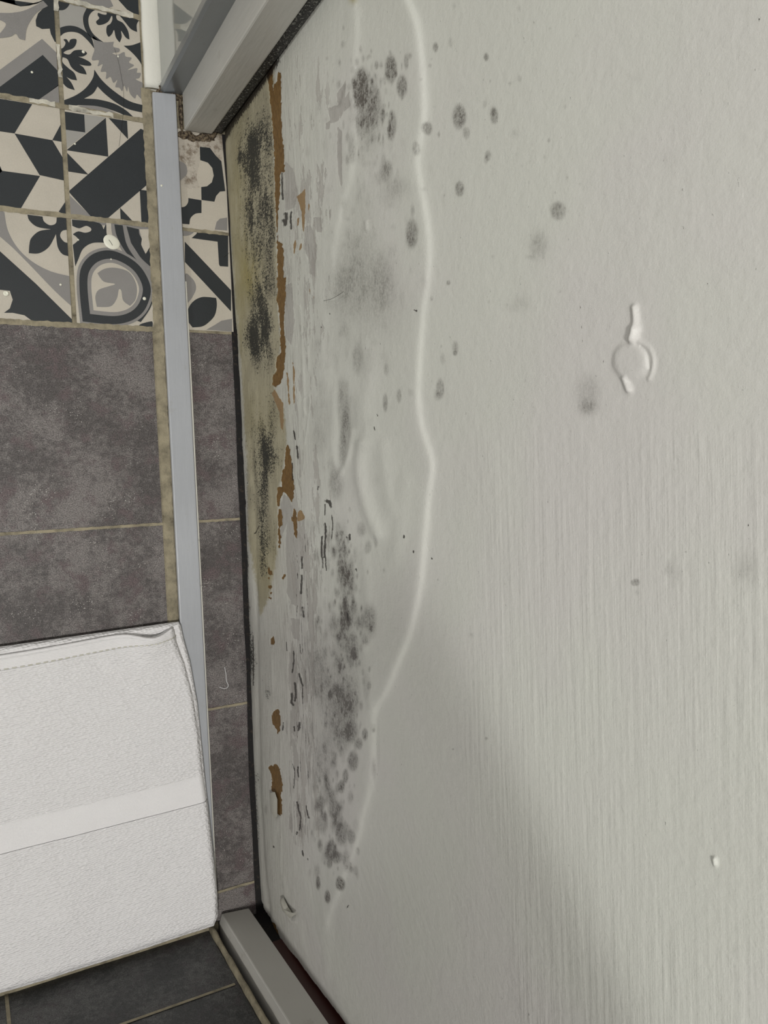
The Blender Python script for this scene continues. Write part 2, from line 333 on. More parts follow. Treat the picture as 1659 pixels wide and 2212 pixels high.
put(PB([(735, 590), (735, 590), (1000, 620), (1060, 690), (1060, 690), (1085, 640), (1090, 720), (1100, 830), (1100, 830), (950, 830), (850, 890), (800, 1000), (770, 1070), (770, 1070), (745, 850), (745, 850), (800, 795), (745, 740), (745, 740), (800, 712), (870, 725), (925, 710), (930, 680), (880, 655), (810, 680), (740, 655), (740, 655)], True), BK, Z3, cBR)
def drop(k, m, z):
    cx, cy = 1180, 1290
    o = [(820, 1660), (820, 1660), (785, 1300), (800, 1080), (900, 940), (1050, 880), (1200, 895), (1380, 990), (1500, 1120), (1570, 1300), (1530, 1480), (1440, 1600), (1300, 1670), (1120, 1690)]
    put(PB([(cx + (x - cx) * k, cy + (y - cy) * k) for x, y in o], True), m, z, cBR)
drop(1.0, GR, .00062); drop(.93, BK, .00066); drop(.72, GR, .0007); drop(.62, CR, .00074)
put(PB([(995, 1140), (995, 1140), (1070, 1095), (1180, 1085), (1320, 1130), (1395, 1260), (1390, 1400), (1330, 1475), (1330, 1475), (1260, 1420), (1240, 1320), (1215, 1310), (1195, 1400), (1130, 1480), (990, 1485), (990, 1485), (975, 1380), (1010, 1310), (1110, 1275), (1175, 1250), (1060, 1225)], True), GR, .00078, cBR)
put(PB([(1255, 650), (1290, 650), (1340, 830), (1450, 1000), (1560, 1110), (1560, 1180), (1370, 970), (1290, 830)], False), GR, .0007, cBR)
put(PB([(1400, 1700), (1400, 1700), (1440, 1660), (1530, 1635), (1560, 1640), (1560, 1700), (1560, 1700)], True), BK, Z3, cBR)
# strip of squares between threshold and door
put(PD([(300, 60), (800, 60), (760, 330), (700, 270), (640, 190), (530, 180), (540, 320), (500, 500), (540, 600), (440, 620), (300, 560)]), CD, .00035, D1)
put(PD([(535, 180), (640, 190), (700, 270), (760, 330), (800, 640), (745, 645), (705, 690), (687, 750), (553, 732), (550, 598), (550, 598), (610, 590), (660, 550), (680, 480), (665, 400), (620, 345), (540, 318)]), BK, Z2, D1)
put(PD([(417, 712), (417, 712), (553, 735), (553, 735), (553, 868), (553, 868), (490, 875), (440, 920), (428, 985), (428, 985), (300, 975), (300, 975), (300, 830), (380, 800), (412, 760)], True), BK, Z2, D1)
put(PD([(300, 340), (380, 355), (405, 420), (390, 480), (300, 530)], True), GR, Z2, D1)
put(PD([(690, 1040), (710, 960), (745, 925), (820, 915), (820, 1050)]), GR, Z2, D1)
put(PD([(350, 1020), (350, 1020), (490, 1030), (490, 1030), (465, 1075), (420, 1100), (350, 1098)], True), GR, Z2, D2)
put(PD([(520, 1030), (520, 1030), (830, 1060), (830, 1060), (830, 1425), (830, 1425), (745, 1420), (735, 1400), (735, 1400), (720, 1165), (720, 1165), (450, 1128), (450, 1128), (500, 1085)]), BK, Z2, D2)
put(PD([(380, 1165), (860, 1670), (860, 1890), (380, 1375)]), BK, Z2, D2)
put(PD([(380, 1510), (450, 1540), (490, 1600), (495, 1660), (470, 1720), (430, 1780), (380, 1810)], True), GR, Z2, D2)
put(PD([(705, 1750), (705, 1750), (712, 1830), (690, 1930), (630, 2000), (560, 2045), (460, 2055), (460, 2055), (420, 2000), (405, 1930), (425, 1840), (480, 1775), (550, 1742), (620, 1740)], True), BK, Z3, D2)
put(PD([(600, 2080), (690, 2030), (760, 1985), (870, 1965), (870, 2100)], False), GR, Z2, D2)
# grout lines, ragged by hand
def gline(x0, y0, x1, y1, wd, m, z=.0009, jag=.0006, seed=0):
    k = max(4, int(math.hypot(x1 - x0, y1 - y0) / .0035)); d = np.array([x1 - x0, y1 - y0]); d = d / np.linalg.norm(d); nn = np.array([-d[1], d[0]])
    rr = np.random.RandomState(seed); L_, R_ = [], []
    for i in range(k + 1):
        q = np.array([x0, y0]) + (np.array([x1 - x0, y1 - y0])) * i / k
        L_.append(q + nn * (wd / 2 + rr.uniform(-jag, jag))); R_.append(q - nn * (wd / 2 + rr.uniform(-jag, jag)))
    for i in range(k): fpoly([R_[i], R_[i + 1], L_[i + 1], L_[i]], m, z)
for i, x in enumerate(XS[:-2]): gline(x, .151, x, 1.24, .0047, GT, .00086, seed=40 + i)
for i, y in enumerate(YS[1:-1]): gline(-1.3, y, .184, y, .0047, GT, seed=60 + i)
gline(-1.42, .1505, .184, .1505, .005, GT, .00094, seed=3)
for i, y in enumerate((-.0435, -.2400, -.4355)): gline(-1.42, y, .184, y, .0028, GT, jag=.0003, seed=20 + i); gline(.205, y, .275, y, .0026, GT, jag=.0003, seed=30 + i)
gline(.205, .2525, .262, .2525, .0034, GT, seed=7); gline(.205, .1505, .262, .1505, .0022, GT, jag=.0003, seed=8)
gline(.1845, -.48, .1845, .385, .0095, GT, .0012, .0006, 9)
gline(.106, .44, .106, .47, .0042, GW, .00105, .0007, 10); gline(.112, .4525, .176, .452, .004, GW, .00105, .0009, 11)
gline(.078, .3545, .100, .3540, .004, GW, .00105, .0009, 12); gline(.112, .3535, .152, .3535, .0038, GW, .00105, .0012, 13)
gline(.106, .38, .106, .41, .003, GW, .00105, .001, 14)
me = bpy.data.meshes.new('floor'); me.from_pydata(FV, [], [tuple(f_) for f_ in FF]); me.update()
fl = link('floor', me, MATS); me.polygons.foreach_set('material_index', FM); structure(fl, 'patterned black and cream tiles above dark grey stone tiles with beige grout')
box('floor', -1.6, 1.2, -1.2, 1.6, -.06, -.0006, M_gap).__setitem__('kind', 'structure')

# ------------------------------------------------------------------ walls and door surround
zt = 2.3
o = structure(prism('wall_front', [(WX, .386), (WX, 1.6), (WX + .1, 1.6), (WX + .1, .386)], 0, zt, M_panel), 'glossy pale wall panel reflecting the patterned floor')
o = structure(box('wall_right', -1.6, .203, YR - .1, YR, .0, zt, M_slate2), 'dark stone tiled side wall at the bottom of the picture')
gv = MB = None
gl = []
def vstrip(x0, x1, z0, z1): gl.append((x0, x1, z0, z1))
for z in (.1025, .2025, .3025, .4025): vstrip(-1.5, .2, z - .0017, z + .0017)
for k_ in range(4):
    for x in ((.012 - .2 * a) for a in range(7)): vstrip(x - .0016, x + .0016, k_ * .1 + .0025, k_ * .1 + .1025)
v_, f_ = [], []
for a, b, c, d in gl:
    k = len(v_); v_ += [(a, YR + .0006, c), (b, YR + .0006, c), (b, YR + .0006, d), (a, YR + .0006, d)]; f_.append((k, k + 1, k + 2, k + 3))
gm = mesh('tile_grout', v_, f_, M_grout, o)
# bottom joint of the side wall, crumbling
rr = np.random.RandomState(5)
def bead(name, a, b, r0, mat, jag=.3, nseg=70, up=(0, 0, 1), flat=.5):
    """irregular rounded sealant bead between two points"""
    a, b, up = np.array(a), np.array(b), np.array(up, float); d = (b - a) / np.linalg.norm(b - a); s_ = np.cross(d, up); v, f = [], []; K = 10; nz_ = fbm(np.arange(nseg + 1) * .23, np.full(nseg + 1, .5), 3, int(abs(r0) * 1e5) % 97)
    for i in range(nseg + 1):
        q = a + (b - a) * i / nseg; r = r0 * (1 + jag * (nz_[i] - .5) * 2)
        for k in range(K):
            an = 2 * math.pi * k / K; v.append(q + (s_ * math.cos(an) + up * math.sin(an) * flat) * r * (1 + rr.uniform(-jag, jag) * .12))
    for i in range(nseg):
        for k in range(K): f.append((i * K + k, i * K + (k + 1) % K, (i + 1) * K + (k + 1) % K, (i + 1) * K + k))
    f.append(tuple(range(K))); f.append(tuple(range(nseg * K, nseg * K + K))[::-1])
    o = mesh(name, v, f, mat, None, True); structure(o); return o
bead('trim_1', (-1.4, YR + .001, .001), (.214, YR + .001, .001), .0042, M_grout, .35, 160)
bead('trim_2', (.206, YR + .0005, 0), (.2065, YR + .002, .55), .0052, M_grout, .3, 120, (1, 0, 0))
# white silicone bead at the foot of the glossy panel
bead('trim_3', (WX - .006, .385, .002), (WX - .006, 1.3, .002), .0100, M_sil, .10, 160, flat=.32)
# metal corner profile of the panel and grey reveal
structure(prism('trim_4', [(WX - .0015, .3835), (WX - .0015, .3905), (WX + .006, .3905), (WX + .0225, .3895), (WX + .0225, .3855), (WX + .002, .3825)], .001, zt, M_trim, bv=.0006), 'grey metal corner profile beside the door frame')
# left jamb (top of the picture)
jl = structure(prism('trim_5', [(.2195, .3495), (.2195, .387), (.30, .387), (.30, .3695), (.2492, .3695), (.2485, .3505)], .003, zt, M_jamb, bv=.0018), 'white painted door jamb at the top of the picture')
structure(prism('trim_6', [(.2490, .3530), (.2570, .3520), (.2605, .3555), (.2612, .3660), (.2490, .3690)], .004, zt, M_seal, bv=.001), 'black mouldy rubber seal between jamb and door')
# right jamb (bottom of the picture), with its rebate
jr = structure(prism('trim_7', [(.2145, -.4665), (.2175, -.4575), (.2475, -.4605), (.2475, -.4745), (.30, -.4775), (.30, -.55), (.2145, -.55)], .004, zt, M_jamb, bv=.0012), 'white painted door jamb at the bottom of the picture')
structure(prism('trim_8', [(.2482, -.4705), (.30, -.4705), (.30, -.60), (.2482, -.60)], .06, zt, M_red), 'dark red-brown wood inside the door rebate')
structure(box('trim_9', .2482, .31, -.60, -.4715, -.0005, .06, M_gap))  # near-black box, painted shade at the foot of the rebate
# threshold
th = structure(prism('trim_10', [(.1895, .381), (.2125, .383), (.2125, -.46), (.1895, -.468)], .0013, .0062, M_strip, bv=.0012), 'satin grey metal threshold strip across the doorway')
tube('trim_11', [(.2140, .2, .0012), (.2142, .1, .0015), (.2140, -.1, .001), (.2138, -.3, .0012), (.2138, -.44, .001)], .0011, M_sil)
structure(bpy.data.objects['trim_11'])
# dirty deposits where threshold meets the jamb
def clod(name, c, r, mat, parent=None, seed=0, flat=.5, sub=12):
    q = np.random.RandomState(seed); v, f = [(c[0], c[1], c[2] + r[2])], []; K = 14; J = 5; ph = q.rand(K) * .5 + .75
    for j in range(1, J + 1):
        a = math.pi / 2 * j / J
        for k in range(K):
            s_ = math.sin(a) * ph[k] * (1 + q.uniform(-.1, .1)); v.append((c[0] + r[0] * s_ * math.cos(2 * math.pi * k / K), c[1] + r[1] * s_ * math.sin(2 * math.pi * k / K), c[2] + r[2] * math.cos(a) * (1 + q.uniform(-.2, .2))))
    for k in range(K): f.append((0, 1 + k, 1 + (k + 1) % K))
    for j in range(J - 1):
        for k in range(K): f.append((1 + j * K + k, 1 + (j + 1) * K + k, 1 + (j + 1) * K + (k + 1) % K, 1 + j * K + (k + 1) % K))
    f.append(tuple(range(1 + (J - 1) * K, 1 + J * K)))
    return mesh(name, v, f, mat, parent, True)
dirt = NT('brown_grime'); nd = dirt.noise(350, 4, .7)
M_dirt = dirt.fin(dirt.mix(dirt.mapr(nd, .35, .65), (.02, .011, .006), (.22, .17, .11)), .8, dirt.bump(nd, .8, .003))
for i, (x, y, a, b, h) in enumerate([(396, 292, .006, .004, .003), (415, 298, .007, .004, .003), (440, 296, .007, .004, .003), (350, 205, .005, .005, .004), (372, 208, .010, .004, .004), (390, 250, .002, .02, .005), (345, 195, .004, .006, .006), (458, 290, .006, .005, .003), (404, 290, .005, .003, .004), (428, 299, .009, .0025, .002), (450, 300, .007, .003, .001)]):
    q = onz(x, y); structure(clod('trim_%d' % (12 + i), (q[0], q[1], 0), (a, b, h), M_dirt, seed=i))
# lintel and the wall above it, hallway floor coloured near-black as if unlit
structure(box('wall_back', .199, .30, -.6, .3865, 2.05, 2.3, M_wallp)); structure(box('floor', .275, 1.2, -1.2, 1.6, -.0005, .0, M_gap))

# ------------------------------------------------------------------ door leaf with swollen, peeling, mouldy foot
NY, NZ = 1620, 900
ys = np.linspace(-.60, .362, NY)
u0, u1 = 505.0, 1790.0                      # rows of the leaf are packed closer towards the floor
us = np.linspace(u0, u1, NZ)
zs = np.array([onx(u, 1060, DX)[2] for u in us]); zs = zs - zs[0]; zs = np.maximum.accumulate(zs)
Yg, Zg = np.meshgrid(ys, zs, indexing='ij')
V = np.stack([np.full(Yg.size, DX), Yg.ravel(), Zg.ravel()], 1)
PX, PY = projN(V); yy = V[:, 1]; zz = V[:, 2]
del Yg, Zg
def segdist(pl, closed=False):
    """distance to a polyline (traced units), and inside flag when closed"""
    d = np.full(PX.shape, 1e9); ins = np.zeros(PX.shape, bool); k = len(pl)
    for i in range(k if closed else k - 1):
        (x0, y0), (x1, y1) = pl[i], pl[(i + 1) % k]; dx, dy = x1 - x0, y1 - y0; L2 = dx * dx + dy * dy + 1e-9
        t_ = np.clip(((PX - x0) * dx + (PY - y0) * dy) / L2, 0, 1)
        d = np.minimum(d, (PX - x0 - t_ * dx) ** 2 + (PY - y0 - t_ * dy) ** 2)
        if closed:
            c_ = (y0 > PY) != (y1 > PY)
            ins ^= c_ & (PX < (x1 - x0) * (PY - y0) / (y1 - y0 + 1e-12) + x0)
    return np.sqrt(d), ins
class sub:
    """work on the vertices inside a traced bounding box only"""
    def __init__(s, pl, m): a = np.array(pl); s.i = np.where((PX > a[:, 0].min() - m) & (PX < a[:, 0].max() + m) & (PY > a[:, 1].min() - m) & (PY < a[:, 1].max() + m))[0]
    def __enter__(s):
        global PX, PY; s.k = (PX, PY); PX, PY = PX[s.i], PY[s.i]; return s.i
    def __exit__(s, *a):
        global PX, PY; PX, PY = s.k
def polyfield(fld, pl, soft=6.0):
    with sub(pl, soft + 2) as i:
        d, ins = segdist(pl, True); v = np.where(ins, d, -d) / soft
        fld[i] = np.maximum(fld[i], np.clip(v, -1, 1))
def linefield(fld, pl, wd, st=1.0, smooth=True):
    if smooth and len(pl) > 2: pl = spline(pl, False, 5)
    with sub(pl, wd * 2.5) as i:
        d, _ = segdist(pl); fld[i] = np.maximum(fld[i], st * np.exp(-(d / wd) ** 2))
def ell(fld, x, y, rx, ry, st, add=True, hard=1.0):
    with sub([(x - rx * 2, y - ry * 2), (x + rx * 2, y + ry * 2)], 0) as i:
        q = ((PX - x) / rx) ** 2 + ((PY - y) / ry) ** 2; v = st * np.exp(-q ** hard)
        fld[i] = (fld[i] + v) if add else np.maximum(fld[i], v)
def off(pl, ox, oy, s=300 / 1659): return [(ox + x * s, oy + y * s) for x, y in pl]
K1 = lambda pl: off(pl, 450, 250); K2 = lambda pl: off(pl, 450, 600); K3 = lambda pl: off(pl, 480, 950); K4 = lambda pl: off(pl, 480, 1300)
K5 = lambda pl: off(pl, 480, 1650, 320 / 1573)
Nv = len(PX)
wood = np.full(Nv, -1.0, np.float32); grey = wood.copy(); cream = wood.copy(); tan = wood.copy()
mold = np.zeros(Nv, np.float32); spot = mold.copy(); dark = mold.copy(); yel = mold.copy(); H = np.zeros(Nv)
for pl in (K1([(700, -640), (770, 0), (800, 430), (800, 600), (805, 850), (815, 1100), (835, 1400), (840, 1530), (845, 2000), (830, 2100), (825, 2230), (935, 2230), (930, 2000), (910, 1900), (915, 1700), (905, 1530), (850, 1500), (850, 1150), (875, 950), (870, 720), (885, 680), (930, 670), (925, 400), (910, 250), (900, 60), (890, -300), (885, -500), (840, -550), (850, -400), (800, -380), (790, -250), (780, -640)]),
           K2([(830, 0), (835, 150), (845, 400), (860, 600), (865, 900), (815, 950), (808, 1140), (770, 1150), (762, 1280), (800, 1310), (870, 1260), (905, 1100), (930, 900), (910, 500), (920, 370), (935, 130), (935, 0)]),
           K3([(785, 50), (760, 100), (745, 350), (725, 340), (710, 560), (660, 565), (650, 650), (665, 800), (690, 800), (700, 680), (740, 630), (800, 680), (845, 760), (870, 640), (870, 560), (850, 300), (830, 270), (815, 110)]),
           K3([(670, 830), (715, 830), (720, 1020), (690, 1060), (705, 1150), (695, 1290), (675, 1290), (668, 1100), (670, 1020), (660, 900)]),
           K3([(865, 810), (905, 870), (905, 970), (912, 1080), (903, 1180), (870, 1130), (860, 1000), (838, 940), (850, 880)]),
           K3([(550, 1515), (585, 1570), (598, 1610), (570, 1620), (530, 1580)]), K3([(735, 1600), (762, 1615), (745, 1670), (715, 1655)]),
           K3([(545, 1740), (590, 1750), (570, 1785), (535, 1765)]), K3([(550, 1830), (595, 1820), (575, 1845)]), K3([(550, 1880), (590, 1890), (575, 1910)]), K3([(540, 1640), (562, 1640), (550, 1680)]),
           K4([(605, 410), (630, 470), (610, 515), (572, 510), (575, 440)]),
           K4([(640, 1290), (680, 1270), (690, 1310), (705, 1430), (695, 1540), (665, 1570), (650, 1520), (605, 1460), (590, 1380), (600, 1330)]),
           K5([(485, 40), (520, 10), (540, 20), (555, 0), (580, 10), (625, 50), (640, 150), (655, 240), (640, 330), (655, 500), (640, 550), (585, 520), (585, 370), (560, 300), (530, 290), (530, 150), (520, 100)]),
           K5([(480, 1660), (550, 1700), (575, 1750), (600, 1850), (530, 1770)])): polyfield(wood, pl)
for pl in (K1([(1085, 970), (1190, 880), (1200, 1100), (1170, 1480), (1150, 1150)]), K3([(910, 870), (945, 840), (990, 880), (1005, 940), (965, 965), (915, 980)]),
           K1([(1040, 1540), (1070, 1480), (1080, 1540), (1050, 1660)]), K1([(1110, 1600), (1150, 1500), (1155, 1570), (1120, 1620)]), K1([(1230, 1020), (1250, 1060), (1240, 1180), (1225, 1100)]),
           K1([(1090, 1230), (1120, 1220), (1115, 1310), (1090, 1330)]), K2([(1235, 130), (1245, 250), (1240, 290), (1228, 150)]), K2([(1275, 220), (1290, 225), (1280, 265)]),
           K2([(940, 1100), (965, 1150), (995, 1500), (975, 1550), (950, 1250)]), K2([(1020, 1000), (1045, 1100), (1050, 1500), (1030, 1520)]), K2([(755, 1380), (790, 1330), (900, 1500), (905, 1850), (870, 1800), (850, 1600)])): polyfield(tan, pl, 4)
for pl in (K1([(1585, 140), (1640, 200), (1640, 700), (1645, 900), (1600, 720), (1580, 500)]), K1([(1290, 1220), (1390, 1220), (1395, 1400), (1340, 1390), (1290, 1310)]), K1([(1440, 100), (1500, 60), (1490, 170), (1440, 170)]),
           K1([(1190, 1330), (1260, 1310), (1330, 1560), (1320, 1700), (1300, 1930), (1230, 1880), (1230, 1700), (1190, 1650)]), K1([(1340, 800), (1370, 780), (1350, 860)]), K1([(1480, 1130), (1510, 1120), (1490, 1300)]), K1([(940, 540), (1040, 640), (1090, 900), (1060, 1100), (940, 1150)]),
           K3([(780, 980), (850, 1000), (980, 1180), (985, 1400), (930, 1500), (920, 1750), (960, 1880), (940, 2000), (850, 1960), (770, 1820), (790, 1700), (770, 1400), (770, 1200)]),
           K3([(740, 640), (800, 690), (850, 800), (855, 1000), (780, 1000), (700, 1200), (700, 800)]),
           K4([(835, 190), (930, 210), (940, 460), (870, 430), (840, 350)]), K4([(850, 430), (880, 620), (900, 900), (910, 1100), (930, 1420), (950, 1500), (900, 1600), (850, 1560), (830, 1100), (805, 800), (830, 640)]),
           K4([(845, 1600), (880, 1650), (935, 1900), (930, 2150), (880, 2100), (870, 1850)]), K4([(770, 1380), (790, 1450), (795, 1600), (770, 1540)]),
           K5([(800, 430), (830, 360), (860, 560), (865, 780), (830, 760)]), K5([(730, 540), (760, 520), (765, 740), (730, 680)]), [(735, 205), (755, 175), (752, 235), (742, 260)], [(752, 215), (762, 200), (765, 230), (750, 245)],
           [(715, 235), (742, 228), (740, 262), (722, 268)], K2([(920, 100), (1010, 60), (1040, 560), (1000, 800), (930, 700)])): polyfield(grey, pl, 4)
polyfield(cream, [(470, 250), (560, 170), (598, 120), (592, 250), (595, 330), (598, 450), (602, 560), (600, 640), (603, 700), (606, 760), (592, 840), (612, 880), (620, 950), (612, 1010), (600, 1060), (602, 1120), (598, 1190), (592, 1230), (580, 1290), (560, 1330), (548, 1240), (535, 1160), (533, 1000), (525, 860), (515, 720), (500, 520), (470, 330)], 10)
edgeband = smoothstep(0, 1, np.clip((PX - (478 + (PY - 300) * .05)) / 60, 0, 1))
# fine mould on the bare band
for x, y, rx, ry, s in ((545, 330, 12, 60, .6), (575, 300, 22, 90, .62), (550, 380, 38, 90, .42), (560, 480, 40, 60, .6), (585, 455, 12, 25, .3), (552, 478, 8, 16, .45), (570, 540, 38, 40, .45), (575, 620, 38, 50, .62), (560, 640, 18, 50, .35), (586, 700, 15, 28, .75), (555, 705, 24, 40, .75), (545, 735, 14, 35, .5), (527, 745, 5, 30, .5), (570, 760, 34, 40, .5),
                        (570, 960, 32, 55, .65), (590, 985, 20, 30, .45), (565, 1010, 22, 35, .4), (560, 1060, 22, 50, .5), (565, 1120, 12, 40, .5), (570, 1185, 16, 40, .8), (572, 1235, 12, 20, .4), (545, 880, 18, 60, .3), (590, 880, 18, 40, .25), (522, 335, 5, 18, .6), (520, 345, 8, 12, .4), (600, 300, 10, 60, .2), (530, 300, 20, 60, .25),
                        (536, 1405, 8, 50, .62), (545, 1440, 6, 60, .55), (532, 1380, 6, 30, .4), (580, 1500, 6, 12, .7), (575, 1470, 12, 50, .28), (553, 1690, 8, 28, .7), (545, 1660, 6, 20, .5), (548, 1740, 8, 30, .5), (525, 1140, 5, 30, .6), (527, 1220, 5, 20, .5), (530, 1290, 5, 60, .35), (556, 1790, 6, 40, .5), (554, 1850, 5, 40, .55), (520, 1310, 8, 20, .2), (600, 1150, 30, 60, .12)):
    ell(mold, x, y, rx * 1.15, ry * 1.1, s * .88)
for x, y, rx, ry, s in ((545, 590, 22, 60, .9), (520, 450, 25, 200, .45), (560, 900, 40, 60, .35), (590, 1000, 60, 40, .1), (770, 0, 8, 10, .9), (575, 1215, 30, 60, .35), (510, 700, 20, 120, .4)): ell(yel, x, y, rx, ry, s)
mold += (.17 * smoothstep(0, .6, cream) * smoothstep(20, 45, PX - np.interp(PY, [250, 560, 800, 1100, 1400], [478, 495, 509, 525, 529])) * smoothstep(.35, .6, fbm(yy * 22, zz * 30, 3, 71)) * smoothstep(250, 300, PY)).astype(np.float32)
mold += (.5 * np.exp(-((PX - np.interp(PY, [900, 1100, 1400, 1700, 1950], [524, 529, 536, 545, 562])) / 6) ** 2) * smoothstep(950, 1050, PY) * smoothstep(.35, .6, fbm(yy * 16, zz * 30, 3, 72))).astype(np.float32)
# paint edge ridges and black nicks
D = [(K1([(900, 690), (900, 780), (905, 860), (915, 1000)]), 2.6), (K1([(950, 1180), (960, 1220), (945, 1300)]), 5), (K1([(1018, 1160), (1010, 1220), (1018, 1350)]), 2.6), (K1([(915, 1250), (940, 1300)]), 3), (K3([(1255, 730), (1290, 740), (1310, 800)]), 4), (K3([(1240, 770), (1235, 900)]), 1.5), (K3([(1320, 900), (1335, 1000), (1325, 1180)]), 1.3),
     (K3([(1205, 1160), (1200, 1390)]), 2.6), (K3([(1240, 1000), (1250, 1100), (1235, 1400)]), 2.8), (K3([(1210, 1400), (1220, 1530)]), 1.5), (K3([(1250, 1400), (1260, 1560)]), 1.5), (K3([(965, 1400), (972, 1530)]), 2.6), (K3([(965, 1620), (955, 1830)]), 2.8), (K3([(975, 2000), (990, 2110)]), 2.2), (K3([(1540, 1130), (1545, 1190)]), 2.4), (K3([(1505, 1160), (1510, 1170)]), 1.5), (K3([(1625, 1540), (1630, 1570)]), 1.8),
     (K3([(1160, 560), (1150, 590)]), 2.6), (K2([(1030, 1830), (1050, 1930)]), 2), (K2([(1075, 2020), (1085, 2160)]), 1.8), (K3([(370, 1120), (440, 1030)]), 1.3), (K3([(900, 80), (915, 220)]), 1.8), (K3([(850, 280), (850, 480)]), 1.8), (K4([(870, 590), (875, 700), (850, 840)]), 2), (K4([(880, 970), (895, 1080), (880, 1180)]), 2.8), (K4([(845, 1100), (840, 1200), (860, 1230)]), 3), (K4([(935, 860), (960, 950), (980, 1000)]), 2.4), (K4([(975, 1010), (980, 1150)]), 1.4),
     (K4([(940, 1440), (930, 1530)]), 3), (K4([(875, 1490), (880, 1540)]), 2), (K4([(945, 500), (960, 620)]), 1.1), (K4([(1515, 130), (1525, 220)]), 2), (K4([(975, 60), (990, 170)]), 1.8), (K4([(740, 1440), (735, 1530)]), 1.6), (K4([(785, 480), (790, 580)]), 1.1), (K5([(815, 400), (830, 480), (855, 560), (840, 700)]), 2), (K5([(815, 720), (812, 745)]), 2), (K5([(910, 440), (925, 520), (940, 570)]), 1.6), (K5([(868, 920), (878, 970)]), 2), (K5([(558, 870), (560, 885)]), 1.6), (K5([(928, 1000), (930, 1012)]), 1.4),
     (K2([(345, 1580), (360, 1700), (350, 1850)]), 2.2), (K2([(350, 1900), (355, 2100)]), 1.6), (K4([(360, 400), (370, 1000)]), 1.0), (K5([(770, 0), (790, 80), (780, 250)]), 1.2), (K5([(820, 30), (825, 130)]), 2.0), (K5([(1350, 1500), (1330, 1530)]), 1.2), ([(900, 670), (906, 672)], 2.2), ([(715, 677), (716, 679)], 1.3), ([(698, 706), (699, 708)], 1.3), ([(818, 895), (820, 899)], 1.2), ([(880, 1157), (880, 1160)], 2), ([(901, 1190), (901, 1193)], 2), ([(933, 1205), (934, 1207)], 1.6), ([(812, 922), (814, 930)], 1)]
for pl, wd in D: linefield(dark, pl, wd, 1.0, False)
